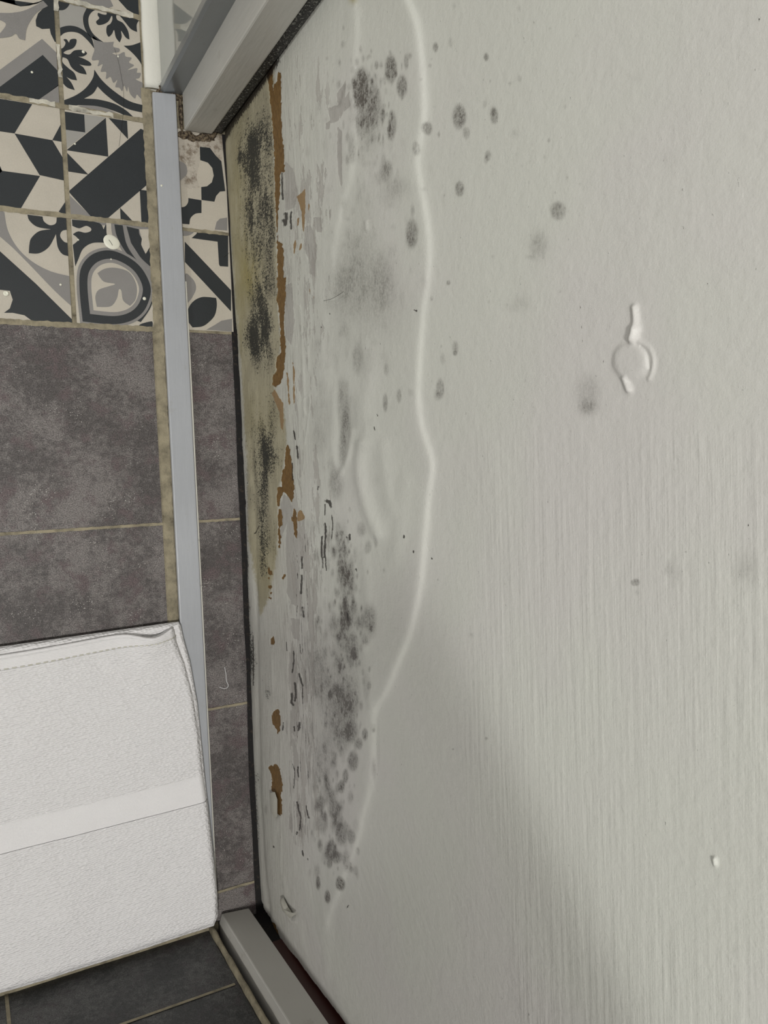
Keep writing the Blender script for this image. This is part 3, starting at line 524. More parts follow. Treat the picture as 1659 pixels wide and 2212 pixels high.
# soft round mould spots on the paint
S = [(785, 190, 14, 38, .78), (790, 165, 10, 16, .3), (850, 150, 12, 27, .85), (875, 188, 11, 22, .72), (885, 135, 5, 16, .45), (893, 123, 4, 6, .4), (818, 142, 4, 9, .5), (848, 115, 3, 5, .3), (862, 162, 3, 6, .4), (795, 235, 22, 40, .45), (812, 200, 9, 26, .4), (805, 255, 22, 28, .38), (820, 225, 8, 20, .3), (853, 272, 9, 28, .6), (848, 290, 6, 12, .35), (832, 250, 6, 12, .45), (800, 300, 20, 36, .25), (768, 320, 6, 26, .4), (838, 372, 12, 22, .4), (845, 365, 10, 14, .3), (862, 405, 22, 18, .32), (845, 430, 20, 20, .15), (905, 322, 6, 14, .42), (898, 455, 4, 12, .35), (896, 505, 13, 28, .62), (890, 520, 8, 20, .2),
     (940, 102, 5, 10, .62), (972, 92, 4, 9, .3), (1049, 123, 5, 8, .62), (925, 278, 8, 13, .6), (947, 290, 2.5, 6, .4), (991, 252, 13, 24, .8), (1006, 287, 7, 12, .42), (1067, 250, 8, 16, .55), (1064, 240, 7, 10, .3), (1047, 224, 4, 8, .25), (1053, 336, 6, 10, .5), (1049, 345, 4, 8, .3), (992, 408, 9, 15, .68), (1122, 170, 4, 7, .3), (1101, 180, 3, 4, .3), (1058, 175, 2, 3, .3), (1186, 303, 3, 4, .4), (1113, 288, 8, 8, .16), (1205, 455, 15, 18, .55), (1163, 530, 16, 26, .4), (980, 12, 3, 6, .2), (1120, 18, 4, 5, .18), (929, 142, 3, 4, .35), (916, 173, 2, 3, .3), (968, 611, 4, 5, .5), (933, 645, 3, 5, .3), (983, 752, 6, 14, .42), (982, 763, 4, 5, .5), (956, 775, 5, 12, .25), (950, 840, 8, 20, .5), (943, 855, 6, 10, .25), (836, 870, 5, 18, .5), (867, 855, 5, 14, .42), (838, 800, 5, 12, .25), (892, 848, 6, 8, .15),
     (1270, 845, 22, 28, .32), (1268, 880, 18, 14, .5), (1125, 655, 16, 16, .18), (1100, 665, 10, 8, .1), (1372, 1258, 9, 7, .62), (1376, 1280, 4, 5, .2), (1455, 1235, 12, 30, .14), (1610, 1230, 20, 32, .22), (1445, 1230, 8, 12, .15), (1440, 340, 14, 20, .08), (1373, 170, 14, 10, .08), (1145, 555, 8, 4, .25),
     (780, 600, 50, 60, .22), (835, 600, 20, 50, .28), (740, 615, 20, 30, .25), (800, 640, 60, 50, .13), (770, 560, 40, 60, .13), (830, 680, 60, 60, .1), (776, 775, 11, 30, .36), (800, 775, 14, 22, .12), (745, 880, 12, 50, .42), (750, 930, 10, 40, .38), (742, 970, 8, 36, .4), (765, 900, 14, 50, .15), (700, 910, 20, 50, .22), (690, 950, 14, 30, .15), (728, 1045, 14, 30, .45), (720, 1010, 8, 20, .2), (735, 700, 30, 80, .1), (785, 480, 30, 80, .13), (800, 700, 60, 90, .06), (640, 1000, 30, 60, .06),
     (715, 1135, 20, 20, .15), (675, 1135, 16, 14, .2), (785, 1143, 9, 14, .45), (800, 1182, 6, 13, .4), (817, 1168, 4, 13, .4), (745, 1200, 9, 60, .38), (735, 1180, 8, 40, .22), (745, 1240, 12, 30, .55), (762, 1245, 8, 26, .6), (758, 1270, 12, 16, .3), (770, 1310, 6, 14, .5), (805, 1335, 12, 26, .6), (810, 1360, 8, 16, .25), (752, 1335, 13, 26, .85), (757, 1340, 4, 8, .4), (735, 1355, 20, 20, .4), (760, 1300, 9, 20, .3), (690, 1338, 4, 8, .4), (780, 1340, 22, 26, .22), (765, 1395, 12, 22, .55), (745, 1385, 14, 20, .3), (797, 1380, 9, 12, .35), (690, 1425, 20, 50, .26), (740, 1430, 16, 40, .36), (770, 1430, 20, 30, .22), (700, 1470, 26, 40, .3), (745, 1510, 22, 30, .5), (770, 1500, 14, 40, .35), (720, 1520, 30, 50, .35), (800, 1480, 8, 26, .25), (805, 1480, 4, 8, .4), (760, 1540, 16, 30, .5), (730, 1570, 20, 30, .4), (765, 1580, 14, 22, .75), (783, 1605, 7, 12, .6), (745, 1600, 14, 26, .4), (796, 1585, 6, 12, .65), (769, 1642, 11, 20, .72), (752, 1675, 6, 14, .68), (743, 1698, 7, 13, .75), (700, 1620, 12, 40, .3), (690, 1660, 10, 40, .28), (720, 1640, 12, 40, .28), (712, 1710, 12, 20, .38), (697, 1735, 9, 16, .6), (728, 1745, 12, 18, .6), (722, 1720, 7, 16, .4), (690, 1740, 10, 12, .3), (703, 1775, 11, 22, .5), (735, 1775, 14, 20, .45), (745, 1800, 12, 22, .6), (767, 1805, 8, 14, .6), (760, 1790, 6, 10, .3), (722, 1835, 13, 20, .72), (735, 1850, 12, 12, .6), (698, 1825, 5, 13, .5), (755, 1845, 8, 8, .35), (757, 1865, 6, 18, .35), (770, 1880, 5, 10, .35), (719, 1864, 6, 9, .62), (776, 1838, 3, 8, .4), (670, 1600, 14, 40, .14), (660, 1400, 14, 60, .12), (820, 1610, 3, 50, .15), (812, 1660, 3, 20, .3), (641, 1440, 10, 40, .1), (576, 1748, 3, 9, .4),
     (693, 1906, 5, 13, .95), (741, 1907, 7, 15, .85), (714, 1935, 6, 13, .85), (1052, 1595, 3, 3, .5), (980, 1618, 2, 2, .5), (1018, 1372, 4, 4, .25)]
for x, y, rx, ry, s in S:
    ell(spot, x, y, rx * 1.12, ry * 1.12, s, True, 3.2 if (rx < 16 and s > .4 and (x > 830 or y > 1580 or y < 240)) else (2.0 if rx < 16 and rx < ry * .8 else 1.15))
q_ = np.random.RandomState(23)
trail = np.array([(738, 1150), (745, 1200), (752, 1260), (760, 1330), (760, 1400), (745, 1460), (755, 1520), (750, 1590), (735, 1660), (722, 1730), (728, 1800), (745, 1860)], float)
for k in range(330):
    u = q_.rand() * (len(trail) - 1); i_ = int(u); c_ = trail[i_] * (1 - u + i_) + trail[i_ + 1] * (u - i_)
    x = c_[0] + q_.normal() * 26 - 3; y = c_[1] + q_.normal() * 24; sz = q_.rand() ** 2
    ell(spot, x, y, 2.0 + 5 * sz, 5 + 11 * sz, q_.uniform(.12, .42), True, 1.8)
for k in range(110): ell(spot, 790 + q_.normal() * 34, 215 + q_.normal() * 60, 1.5 + 3 * q_.rand(), 4 + 7 * q_.rand(), q_.uniform(.1, .4), True, 1.8)
for k in range(90): ell(spot, 800 + q_.normal() * 55, 380 + q_.normal() * 120, 2 + 5 * q_.rand(), 5 + 9 * q_.rand(), q_.uniform(.05, .18), True, 1.4)
for k in range(120): ell(spot, 760 + q_.normal() * 60, 700 + q_.normal() * 150, 2 + 7 * q_.rand(), 6 + 16 * q_.rand(), q_.uniform(.04, .14), True, 1.3)
for k in range(60): ell(spot, 930 + q_.rand() * 330, 40 + q_.rand() * 900, 1.2 + 2 * q_.rand(), 1.5 + 3 * q_.rand(), q_.uniform(.08, .3), True, 1.5)
for k in range(50): ell(spot, 690 + q_.normal() * 20, 1450 + q_.normal() * 120, 2 + 4 * q_.rand(), 6 + 12 * q_.rand(), q_.uniform(.08, .25), True, 1.5)
# black growth right at the seal: top corner
for q in ([(484, 298), (500, 272), (540, 215), (600, 135)], [(600, 128), (700, -6)]): linefield(dark, q, 10 if q[0][0] < 500 else 5, .95)
# ---- relief
def ridge_side(pl, dec, hgt, wid):
    """blistered skin: raised on the low side of the line, falling off over dec"""
    pl = spline(pl, False, 5); a = np.array(pl); o_ = np.argsort(a[:, 1]); rx = np.interp(PY, a[o_, 1], a[o_, 0])
    s_ = rx - PX; k = np.where((PY > a[:, 1].min()) & (PY < a[:, 1].max()), 1.0, 0.0)
    fade = smoothstep(a[:, 1].min(), a[:, 1].min() + 60, PY) if a[:, 1].min() > 0 else 1.0
    fade = fade * (1 - smoothstep(a[:, 1].max() - 160, a[:, 1].max(), PY)) if a[:, 1].max() < 2212 else fade
    return hgt * (.5 + np.arctan(s_ / (wid * .2)) / np.pi) * smoothstep(-60, -20, s_) * (.35 + .65 * np.exp(-np.clip(s_, 0, None) / dec)) * fade
R1 = [(840, -60), (880, -10), (905, 50), (915, 120), (920, 190), (920, 260), (907, 350), (915, 410), (930, 500), (930, 590), (918, 680), (912, 760), (908, 850), (916, 920), (938, 1000), (930, 1080), (922, 1180), (913, 1270), (890, 1370), (866, 1430), (842, 1490), (815, 1540), (813, 1620), (806, 1700), (790, 1760), (780, 1810), (757, 1870), (735, 1930), (715, 1980), (700, 2060)]
H += ridge_side(R1, 70, .0034, 22) * (.75 + .6 * fbm(yy * 14, zz * 4, 2, 61))
R2 = [(766, -60), (778, 20), (778, 100), (773, 200), (773, 300), (766, 380), (745, 450), (730, 530), (724, 620), (728, 700)]
H += ridge_side(R2, 60, .0025, 26)
def hline(pl, wd, h):
    global H
    pl = spline(pl, False, 5)
    with sub(pl, wd * 3) as i: d, _ = segdist(pl); H[i] += (h * .75 * np.exp(-(d / wd / 1.25) ** 2) if PY[0] * 0 + pl[0][0] < 1000 else h * np.exp(-(d / wd) ** 2))
for pl, wd, h in (([(785, 960), (780, 1020), (795, 1090), (820, 1150)], 11, .0028), ([(830, 960), (838, 1030), (850, 1100)], 12, .0012), ([(765, 930), (757, 980), (740, 1020), (725, 1045)], 5, .0012), ([(880, 1040), (872, 1110), (860, 1200)], 14, .0010), ([(800, 960), (790, 900), (800, 820), (795, 740)], 14, .0012),
                  ([(700, 640), (705, 760), (700, 900), (715, 1000)], 16, .0010), ([(725, 850), (722, 940), (728, 1000)], 7, .0010), ([(650, 660), (655, 740), (660, 900)], 2, .0006), ([(665, 640), (668, 800)], 2, .0004), ([(792, 1200), (800, 1300), (792, 1400)], 9, .0008), ([(800, 1450), (808, 1530)], 7, .0006),
                  ([(620, 1955), (628, 1985), (640, 1990)], 3, .0012), ([(615, 1895), (620, 1930)], 3, .0008), ([(707, 1985), (704, 2100)], 10, .0006), ([(590, 1500), (588, 1440), (586, 1400)], 1.6, .0006), ([(622, 1350), (624, 1500), (625, 1600)], 1.5, .0005), ([(608, 1600), (610, 1900)], 1.6, .0005), ([(795, 480), (796, 495)], 4, .0012), ([(665, 900), (655, 870), (672, 860), (660, 960)], 1.6, .0005),
                  ([(1371, 664), (1373, 690), (1373, 715), (1367, 735)], 7, .0016), ([(1372, 712), (1368, 730)], 10, .0014), ([(1382, 738), (1402, 752), (1411, 775), (1409, 800), (1402, 818)], 5, .0006), ([(1350, 820), (1358, 842)], 7, .0016), ([(1385, 748), (1398, 765), (1402, 795)], 2.5, -.0004),
                  ([(1545, 1855), (1547, 1865)], 5, .0012)): hline(pl, wd, h)
with sub([(1330, 740), (1400, 820)], 20) as i: H[i] += .0013 * np.exp(-((((PX - 1362) / 38) ** 2 + ((PY - 780) / 40) ** 2)) ** 4)
hw = (yy * 1.0, zz * 1.0)
H += .0009 * (fbm(yy * 9, zz * 14, 3, 30) - .5) + .0016 * (fbm(yy * 3, zz * 3, 2, 50) - .5)
low = smoothstep(860, 640, PX)
H += low * .0010 * (fbm(yy * 30, zz * 45, 3, 33) - .5)
H += .0016 * (1 - smoothstep(560, 640, PX)) * (-1)                            # bare foot is thinner than the paint skin
base = np.interp(PY, [250, 560, 800, 1100, 1400, 1700, 1900, 1960], [478, 495, 509, 525, 529, 537, 548, 556])
H -= .0035 * np.exp(-np.clip(PX - base, 0, None) / 5)                         # rounded, worn lower arris
H -= .0016 * np.exp(-((PX - base - 24) / 5) ** 2) * smoothstep(850, 1000, PY)   # groove above the lower edge
jag = fbm(yy * 420, zz * 260, 3, 3) - .5
jag2 = fbm(yy * 160, zz * 900, 3, 13) - .5
for a in (wood, grey, cream, tan): a += (jag * .9).astype(np.float32)
H -= .0006 * smoothstep(-.2, .2, wood) + .0002 * smoothstep(-.2, .2, grey)
# scratched streaks where the skin was torn
strk = fbm(yy * 34, zz * 1000, 3, 77)
zone = np.exp(-((PX - 655) / 26) ** 2) * smoothstep(1080, 1180, PY) * (1 - smoothstep(1780, 1860, PY)) + .5 * np.exp(-((PX - 645) / 22) ** 2) * smoothstep(760, 860, PY) * (1 - smoothstep(1000, 1100, PY))
zone2 = np.exp(-((PX - 705) / 22) ** 2) * smoothstep(1090, 1130, PY) * (1 - smoothstep(1180, 1240, PY))
dark = np.maximum(dark, smoothstep(.74, .86, strk + .12 * np.minimum(zone + zone2, 1) * (.4 + 1.0 * fbm(yy * 12, zz * 30, 2, 99))) * np.minimum(zone + zone2, 1) * .62).astype(np.float32)
grey = np.maximum(grey, (smoothstep(.56, .66, strk) * (zone > .35) * 1.0 - .6)).astype(np.float32)
# outline of the foot: worn edge, broken corner
edge = [(300, -400), (475, 255), (478, 275), (482, 300), (484, 325), (482, 336), (486, 440), (489, 470), (492, 520), (496, 560), (494, 600), (499, 660), (505, 705), (509, 720), (510, 800), (512, 830), (511, 900), (516, 960), (519, 990), (517, 1040), (519, 1075), (524, 1085), (521, 1110), (519, 1145), (524, 1180), (523, 1215), (519, 1245), (525, 1280), (524, 1350), (529, 1420), (530, 1500), (533, 1560), (540, 1578), (534, 1590), (541, 1650), (545, 1720), (547, 1770), (549, 1800), (547, 1850), (552, 1890), (556, 1925), (563, 1945), (570, 1965), (580, 1985), (592, 2008), (603, 2030), (615, 2040), (640, 2070), (700, 2150), (748, 2212), (800, 2290), (900, 2450)]
ea = np.array(edge, float); ex = np.interp(PY, ea[:, 1], ea[:, 0]) + 3.0 * (fbm(yy * 300, zz * 0, 3, 91) - .5)
keep = (PX > ex).reshape(NY, NZ)
V[:, 0] -= H
idx = np.arange(Nv).reshape(NY, NZ)
kf = keep[:-1, :-1] & keep[1:, :-1] & keep[:-1, 1:] & keep[1:, 1:]
a, b, c, d = idx[:-1, :-1][kf], idx[1:, :-1][kf], idx[1:, 1:][kf], idx[:-1, 1:][kf]
quads = np.stack([a, d, c, b], 1)
used = np.zeros(Nv, bool); used[quads.ravel()] = True
remap = np.cumsum(used) - 1
quads = remap[quads]; Vu = V[used]
me = bpy.data.meshes.new('door_1')
me.vertices.add(len(Vu)); me.vertices.foreach_set('co', Vu.astype(np.float32).ravel())
me.loops.add(quads.size); me.loops.foreach_set('vertex_index', quads.astype(np.int32).ravel())
me.polygons.add(len(quads)); me.polygons.foreach_set('loop_start', np.arange(0, quads.size, 4, dtype=np.int32)); me.polygons.foreach_set('loop_total', np.full(len(quads), 4, np.int32))
me.update(calc_edges=True)
brush = smoothstep(960, 1080, PX) * smoothstep(860, 1000, PY) + smoothstep(980, 1100, PX) * smoothstep(1450, 1550, PY)
brush = np.clip(brush, 0, 1) * (.25 + .75 * smoothstep(.3, .65, fbm(V[:, 1] * 12, V[:, 2] * 14, 3, 44)))
for nm, arr in (('wood', wood), ('grey', grey), ('cream', cream), ('tan', tan), ('mold', mold), ('spot', spot), ('dark', dark), ('yel', yel), ('band', 1 - smoothstep(595, 700, PX)), ('torn', np.exp(-((PX - 668) / 58) ** 2) * np.interp(PY, [60, 200, 420, 650, 760, 900, 1150, 1750, 1880], [.15, .75, 1, .8, .5, .45, .9, .8, .1])), ('brush', brush)):
    at = me.attributes.new(nm, 'FLOAT', 'POINT'); at.data.foreach_set('value', arr[used].astype(np.float32))
t = NT('painted_door_skin')
n_f = t.noise(1500, 3, .75, sc=(1, .55, 1)); n_m = t.noise(520, 4, .75, sc=(1, .4, 1)); n_l = t.noise(5, 3); n_s = t.noise(700, 3, .7, sc=(1, .05, 1)); n_d = t.noise(45, 4, .65, sc=(1, .5, 1))
n_hair = t.noise(560, 4, .8, sc=(1, 1, .5), dist=.8); n_g = t.noise(900, 3, .7, sc=(1, .7, .55))
col = t.mix(t.mapr(n_l, .35, .65), (.60, .605, .555), (.60, .585, .56))
col = t.mix(t.math('MULTIPLY', t.attr('band'), .5), col, (.50, .50, .44))
col = t.mix(t.math('MULTIPLY', t.mapr(n_s, .45, .7), t.math('MULTIPLY', t.attr('band'), .6)), col, (.36, .34, .31))
col = t.mix(t.math('MULTIPLY', t.mapr(t.attr('grey'), -.1, .06), .65), col, (.34, .32, .30))
n_t = t.noise(75, 5, .7, sc=(1, .30, 1)); n_t2 = t.noise(1100, 3, .75, sc=(1, .03, .9))
tm = t.mapr(t.math('ADD', n_t, t.math('MULTIPLY', t.attr('torn'), .16)), .655, .67)
tm = t.math('MULTIPLY', tm, t.mapr(t.attr('torn'), .2, .5))
ts = t.math('MULTIPLY', t.mapr(n_t2, .52, .66), t.attr('torn'))
col = t.mix(t.math('MULTIPLY', ts, .55), col, (.37, .35, .32))
col = t.mix(t.math('MULTIPLY', t.mapr(n_t2, .46, .36), t.math('MULTIPLY', t.attr('torn'), .5)), col, (.68, .68, .63))
col = t.mix(t.math('MULTIPLY', tm, .55), col, (.36, .335, .31))
cr = t.mix(t.mapr(n_d, .35, .65), (.42, .385, .275), (.33, .30, .215))
col = t.mix(t.mapr(t.attr('cream'), -.5, .3), col, cr)
col = t.mix(t.math('MULTIPLY', t.attr('yel'), t.mapr(n_d, .3, .6, .3, 1)), col, (.34, .29, .12))
col = t.mix(t.mapr(t.attr('tan'), 0, .1), col, (.30, .20, .10))
wd_ = t.mix(t.mapr(n_m, .3, .7), (.12, .062, .015), (.215, .125, .04))
wmask = t.mapr(t.attr('wood'), -.02, .04)
# soft spots: density field eroded by grain
sp = t.math('MULTIPLY', t.attr('spot'), t.mapr(n_m, .3, .62, .62, 1.15)); sp = t.math('MULTIPLY', sp, t.mapr(n_g, .34, .66, .72, 1.2))
col = t.mix(t.math('MULTIPLY', sp, .92, clamp=True), col, (.105, .096, .085))
# fine black growth: grain crosses the density field
dens = t.math('MULTIPLY', t.attr('mold'), t.mapr(n_d, .3, .62, .55, 1.25))
thr = t.math('SUBTRACT', .69, t.math('MULTIPLY', dens, .26))
mk = t.mapr(t.math('SUBTRACT', n_hair, thr), -.03, .06)
mk = t.math('MULTIPLY', mk, t.mapr(dens, .03, .2))
col = t.mix(t.math('MULTIPLY', mk, .95), col, (.012, .012, .010))
col = t.mix(t.math('MULTIPLY', dens, .22, clamp=True), col, (.03, .032, .026))
col = t.mix(wmask, col, wd_)
col = t.mix(t.mapr(t.math('ADD', t.attr('dark'), t.math('MULTIPLY', t.math('SUBTRACT', n_m, .5), 2.4)), .42, .62, 0, .9), col, (.018, .013, .010))
fl_ = t.math('MULTIPLY', t.math('GREATER_THAN', t.noise(260, 2, sc=(1, .5, 1)), .735), .35)
col = t.mix(t.math('MULTIPLY', fl_, t.attr('band')), col, (.10, .08, .06))
wave = t.noise(1, 2, .5, vec=t.coord((1, 16, 330), (0.10, 0, 0)))
wv2 = t.noise(1, 4, .6, vec=t.coord((1, 10, 150), (-0.07, 0, 0)))
hb = t.math('MULTIPLY', t.attr('brush'), t.math('ADD', wave, wv2))
nb0 = t.bump(hb, .32, .0012)
nb1 = t.bump(t.noise(130, 4, .6), .30, .0016, nb0)
nb2 = t.bump(t.math('MULTIPLY', n_s, t.attr('band')), .8, .0010, nb1)
nb2b = t.bump(t.math('MULTIPLY', t.math('SUBTRACT', t.math('MULTIPLY', n_t2, .5), tm), t.attr('torn')), .7, .0009, nb2)
nb3 = t.bump(n_m, .20, .0006, nb2b)
rough = t.mapr(t.attr('band'), 0, 1, .42, .6)
M_door = t.fin(col, rough, nb3, .4)
door = link('door_1', me, M_door, None, True)
structure(door, 'white painted door with blistered paint, black mould and a torn swollen foot')
del V, PX, PY, Vu, quads
# upper part of the leaf and its body
box('upper_leaf', DX + .0006, .30, -.60, .362, zs[-1] - .001, 2.03, M_door, door)
box('leaf_core', .2695, .30, -.60, .362, .05, .60, M_fibre, door)
box('leaf_core', .2745, .30, -.46, .361, .006, .05, M_gap, door)  # lower core coloured near-black as shade behind the door foot

# loose skin flakes still attached
def flake(px, name, lift=.0015, mat=M_chip):
    q = [onx(x, y, DX - .0035) for x, y in px]; c_ = sum(q) / len(q); v = []
    for k_, dz in ((1.0, 0), (.55, -lift), (0.0, -lift * 1.2)):
        for a_ in q: v.append(c_ + (a_ - c_) * k_ + np.array([dz, 0, 0]))
    K = len(q); f = []
    for l in range(2):
        for i in range(K): f.append((l * K + i, l * K + (i + 1) % K, (l + 1) * K + (i + 1) % K, (l + 1) * K + i))
    return mesh(name, v, f, mat, door, True)
M_flake = paint('loose_paint_skin', (.47, .46, .40), .5)
flake(K5([(612, 1440), (650, 1420), (700, 1520), (740, 1580), (790, 1590), (720, 1640), (650, 1560)]), 'peeling_paint', .003, M_flake)
flake(K5([(500, 310), (560, 300), (585, 380), (585, 560), (550, 580), (515, 500)]), 'peeling_paint', .001, M_flake)
# hairs lying on the door paint
def hair(px, name='hair', r=.00012, z=None, lab='', grp=None):
    px = spline(px, False, 8)
    pts = [onx(x, y, DX - .0062) for x, y in px] if z is None else [onz(x, y, z) for x, y in px]
    o = tube(name, pts, r, M_hair); tag(o, lab, 'hair', grp); return o
hair([(699, 650), (715, 646), (730, 638), (742, 630)], lab='dark curved hair stuck to the mouldy door paint beside the brown torn strip')
hair([(484, 556), (489, 551), (495, 546)], lab='short dark hair sticking out at the foot of the door')
hair([(247, 104), (255, 130), (262, 165), (267, 200), (266, 245), (257, 316)], z=.0012, r=.0001, lab='long thin dark hair across the leaf patterned floor tile')

# ------------------------------------------------------------------ towel
troot = bpy.data.objects.new('towel', None); COL.objects.link(troot); troot.location = (0, 0, 0)
tag(troot, 'white folded terry towel lying on the dark floor tiles over the threshold strip', 'towel')
def sheet(parts, left, right, Hm, z0, rimT, rimB, rimR, wr, NS=330, NT_=420):
    """cloth layer between a left and a right edge (traced, from hem to fold); parts = [(name, t0, t1, material)]"""
    la, ra = np.array(left, float), np.array(right, float)
    tl = np.linspace(0, 1, NT_ + 1)
    def samp(a, k):
        s_ = np.r_[0, np.cumsum(np.hypot(*(a[1:] - a[:-1]).T))]; s_ /= s_[-1]
        return np.stack([np.interp(k, s_, a[:, 0]), np.interp(k, s_, a[:, 1])], 1)
    Lp, Rp = samp(la, tl), samp(ra, tl)
    s_ = np.linspace(0, 1, NS + 1); s_ = 1 - (1 - s_) ** 1.5
    X = Lp[:, None, 0] * (1 - s_)[None] + Rp[:, None, 0] * s_[None]; Y = Lp[:, None, 1] * (1 - s_)[None] + Rp[:, None, 1] * s_[None]
    # slight bow of the two long edges
    bow = np.sin(np.pi * np.clip(s_, 0, 1))[None] * wr(tl)[:, None]; Y = Y + bow
    d = np.stack([(X - cc[0]), (Y - cc[1]), np.full_like(X, F)], -1) @ R.T
    k_ = (z0 + .004 - CAM[2]) / d[..., 2]; x = CAM[0] + d[..., 0] * k_; y = CAM[1] + d[..., 1] * k_
    dR = np.hypot(x - x[:, -1:], y - y[:, -1:]); dT = np.hypot(x - x[:1], y - y[:1]); dB = np.hypot(x - x[-1:], y - y[-1:])
    def dome(dd, r): q = 1 - np.clip(dd / r, 0, 1); return np.sqrt(np.clip(1 - q * q, 0, 1))
    h = Hm * np.minimum(np.minimum(dome(dR, rimR), dome(dB, rimB)), .25 + .75 * dome(dT, rimT) if rimT > 0 else 1)
    h = h * (1 + .10 * (fbm(x * 18, y * 22, 2, 5) - .5)) + .0022 * (fbm(x * 30 + y * 22, y * 42, 3, 6) - .5) * np.clip(dR / .01, 0, 1)
    z = z0 + np.clip(h, 0, None)
    return x, y, z, tl
def emit(x, y, z, tl, parts, parent, edgeT=None):
    n1 = x.shape[1]
    for nm, t0, t1, mt in parts:
        i0, i1 = int(round(t0 * (len(tl) - 1))), int(round(t1 * (len(tl) - 1)))
        xx, yy_, zz_ = x[i0:i1 + 1], y[i0:i1 + 1], z[i0:i1 + 1]; m_ = xx.shape[0]
        if nm == 'woven_border': zz_ = zz_ - .0009
        if nm == 'hem': zz_ = zz_ - .0007
        v = np.stack([xx, yy_, zz_], -1).reshape(-1, 3); id_ = np.arange(m_ * n1).reshape(m_, n1)
        q = np.stack([id_[:-1, :-1], id_[1:, :-1], id_[1:, 1:], id_[:-1, 1:]], -1).reshape(-1, 4)
        o = mesh(nm, v, q.tolist(), mt, parent, True)
# lower layers: fold that sticks out on the threshold side and under the hem
x, y, z, tl = sheet(None, [(-300, 1440), (-300, 2235)], [(387, 1343), (392, 1352), (398, 1380), (412, 1430), (428, 1520), (436, 1600), (445, 1690), (455, 1780), (463, 1860), (471, 1930), (472, 1975), (462, 2001)], .009, .0063, .004, .007, .005, lambda t_: 5 * t_)
emit(x, y, z, tl, [('lower_layer', 0, 1, M_terry)], troot)
x, y, z, tl = sheet(None, [(-300, 1452), (-300, 2228)], [(367, 1345), (376, 1352), (382, 1385), (400, 1430), (418, 1500), (430, 1580), (437, 1650), (450, 1740), (462, 1850), (470, 1925), (470, 1972), (460, 1997)], .0135, .0075, .005, .012, .008, lambda t_: 9 * (1 - smoothstep(0, .3, t_)) + 6 * t_)
# the hem lifts into an open loop near the corner
lft = np.exp(-(((x - .160) / .020) ** 2)) * np.exp(-((y - y[:1]) / .028) ** 2)
z += .0085 * lft; y -= .009 * lft * np.exp(-((y - y[:1]) / .012) ** 2)
emit(x, y, z, tl, [('hem', 0, .045, M_hem), ('upper_layer', .045, .50, M_terry), ('woven_border', .50, .585, M_weave), ('upper_layer', .585, 1, M_terry)], troot)
hz = [(x[int(.045 * 420), i], y[int(.045 * 420), i], z[int(.045 * 420), i] + .0002) for i in range(60, 328, 1)]
for k in range(0, len(hz) - 5, 7): tube('hem_stitch', hz[k:k + 5], .00045, M_chip, troot)
hy = [(x[2, i], y[2, i], z[2, i]) for i in range(40, 329, 2)]
tube('hem_fold', hy, .0016, M_hem, troot)

# ------------------------------------------------------------------ small litter
def disc(px, py, r, h, lab, name='paint_droplet', cat='paint droplet', z0=.0007, mat=M_chip, lobes=0, seed=0, ring=False):
    c_ = onz(px, py, z0); v, f = [], []; q = np.random.RandomState(seed); K = 22
    prof = ((0, .55), (.35, .6), (.6, 1), (.85, .8), (1, 0)) if ring else ((0, 1), (.4, .95), (.75, .75), (.93, .4), (1, 0))
    for k_, hh in prof:
        for i in range(K):
            a_ = 2 * math.pi * i / K; rr_ = r * k_ * (1 + lobes * math.cos(a_ * 2 + 1) + q.uniform(-.02, .02))
            v.append((c_[0] + rr_ * math.cos(a_), c_[1] + rr_ * math.sin(a_), z0 + h * hh))
    for l in range(len(prof) - 1):
        for i in range(K): f.append((l * K + i, (l + 1) * K + i, (l + 1) * K + (i + 1) % K, l * K + (i + 1) % K))
    o = mesh(name, v, f, mat, None, True); tag(o, lab, cat); return o
ch = disc(241, 523, .0072, .0009, 'oval cream paint chip with a dark crease on the patterned tile above the drop motif', 'paint_chip', 'paint chip', .0009, lobes=.09, seed=3)
cr_ = tube('crease', [onz(x, y, .0019) for x, y in ((235, 518), (239, 523), (243, 530))], .00022, M_hair, ch)
disc(312, 645, .0017, .0009, 'round white droplet on the black ring of the drop motif tile')
disc(13, 634, .0024, .0009, 'ring shaped white droplet on the pale scallop at the far left of the tiles', ring=True)
disc(131, 615, .0011, .0007, 'small white droplet on the grey arc of the patterned tile left of the drop')
disc(69, 156, .0011, .0007, 'tiny white speck on the black diagonal bar tile at top left')
disc(180, 112, .0014, .0006, 'small white speck on the dark leaf tips of the scroll tile')
disc(255, 122, .0010, .0006, 'tiny white speck at the stem of the grey fern leaf')
disc(162, 661 - 350, .0009, .0006, 'tiny white speck on the black triangle of the pinwheel tile')
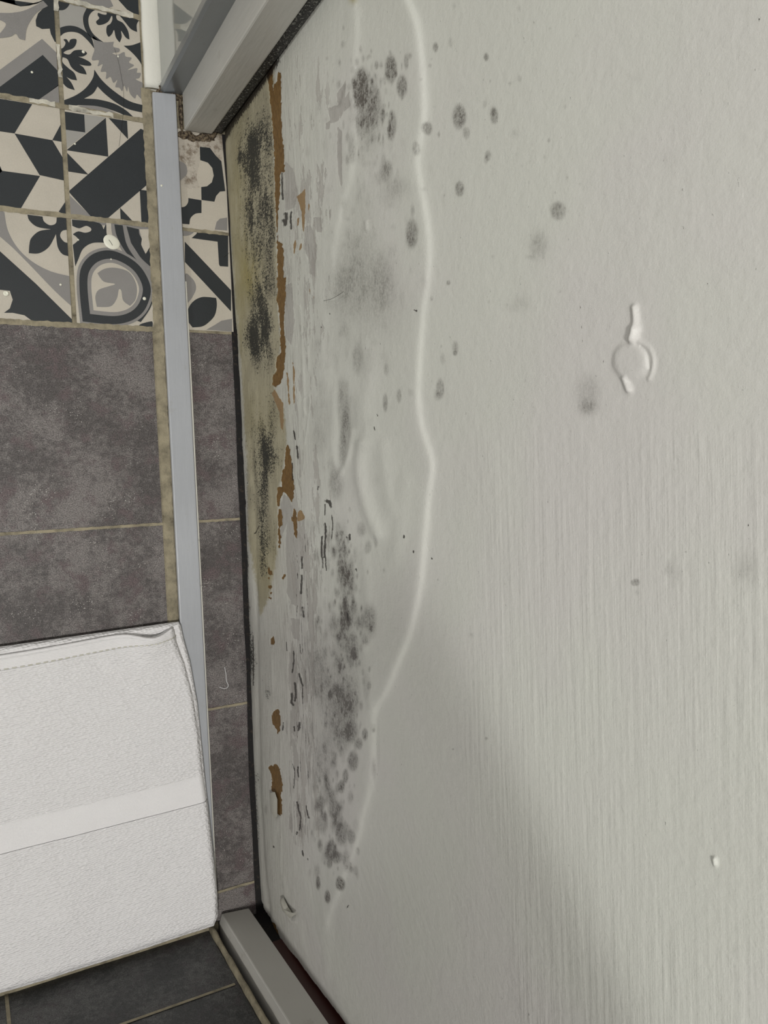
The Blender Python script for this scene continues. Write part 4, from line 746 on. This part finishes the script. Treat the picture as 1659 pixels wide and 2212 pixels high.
disc(169, 518, .0009, .0006, 'tiny white speck at the tip of the black lily motif')
disc(240, 560, .0008, .0006, 'tiny white speck on top of the black arch of the drop motif')
disc(349, 401, .0011, .0006, 'tiny white droplet on the metal threshold strip', z0=.0063)
o = tube('thread', [onz(x, y, .0008) for x, y in spline([(485, 1441), (488, 1455), (489, 1470), (493, 1480), (490, 1486), (482, 1487), (474, 1484)], False)], .0004, M_thread)
tag(o, 'short hooked white thread on the dark tile between threshold and door', 'thread')

# ------------------------------------------------------------------ added unseen washbasin unit, put in so its corner shades the door
un = bpy.data.objects.new('added_shade_washbasin', None); COL.objects.link(un)
tag(un, 'white corner-cut washbasin unit added out of view to shade the door', 'added washbasin')
prism('worktop', [(-1.15, YR + .004), (-.356, YR + .004), (-.356, -.115), (-.623, .04), (-1.15, .04)], .73, .76, M_cer, un, .004)
prism('cabinet', [(-1.12, YR + .004), (-.40, YR + .004), (-.40, -.14), (-.64, .0), (-1.12, .0)], .10, .73, M_jamb, un, .003)
dr = box('cabinet_door', -1.10, -.66, .0, .018, .13, .70, M_jamb, un, .003)
tube('handle', [(-.70, .020, .50), (-.70, .036, .50), (-.70, .036, .38), (-.70, .020, .38)], .005, M_trim, dr)
for x, y in ((-1.08, -.43), (-.44, -.43), (-1.08, -.04), (-.66, -.06)): box('leg', x - .015, x + .015, y - .015, y + .015, .001, .10, M_trim, un)
v, f = [], []; K = 28
for rr_, zz_ in ((.20, .761), (.205, .79), (.195, .79), (.17, .775), (.10, .765), (.0, .763)):
    for i in range(K): v.append((-.80 + 1.1 * rr_ * math.cos(2 * math.pi * i / K), -.22 + .8 * rr_ * math.sin(2 * math.pi * i / K), zz_))
for l in range(5):
    for i in range(K): f.append((l * K + i, l * K + (i + 1) % K, (l + 1) * K + (i + 1) % K, (l + 1) * K + i))
mesh('bowl', v, f, M_cer, un, True)
tube('tap', [(-.80, -.43, .76), (-.80, -.43, .88), (-.80, -.40, .91), (-.80, -.33, .91), (-.80, -.31, .89)], .010, M_trim, un)
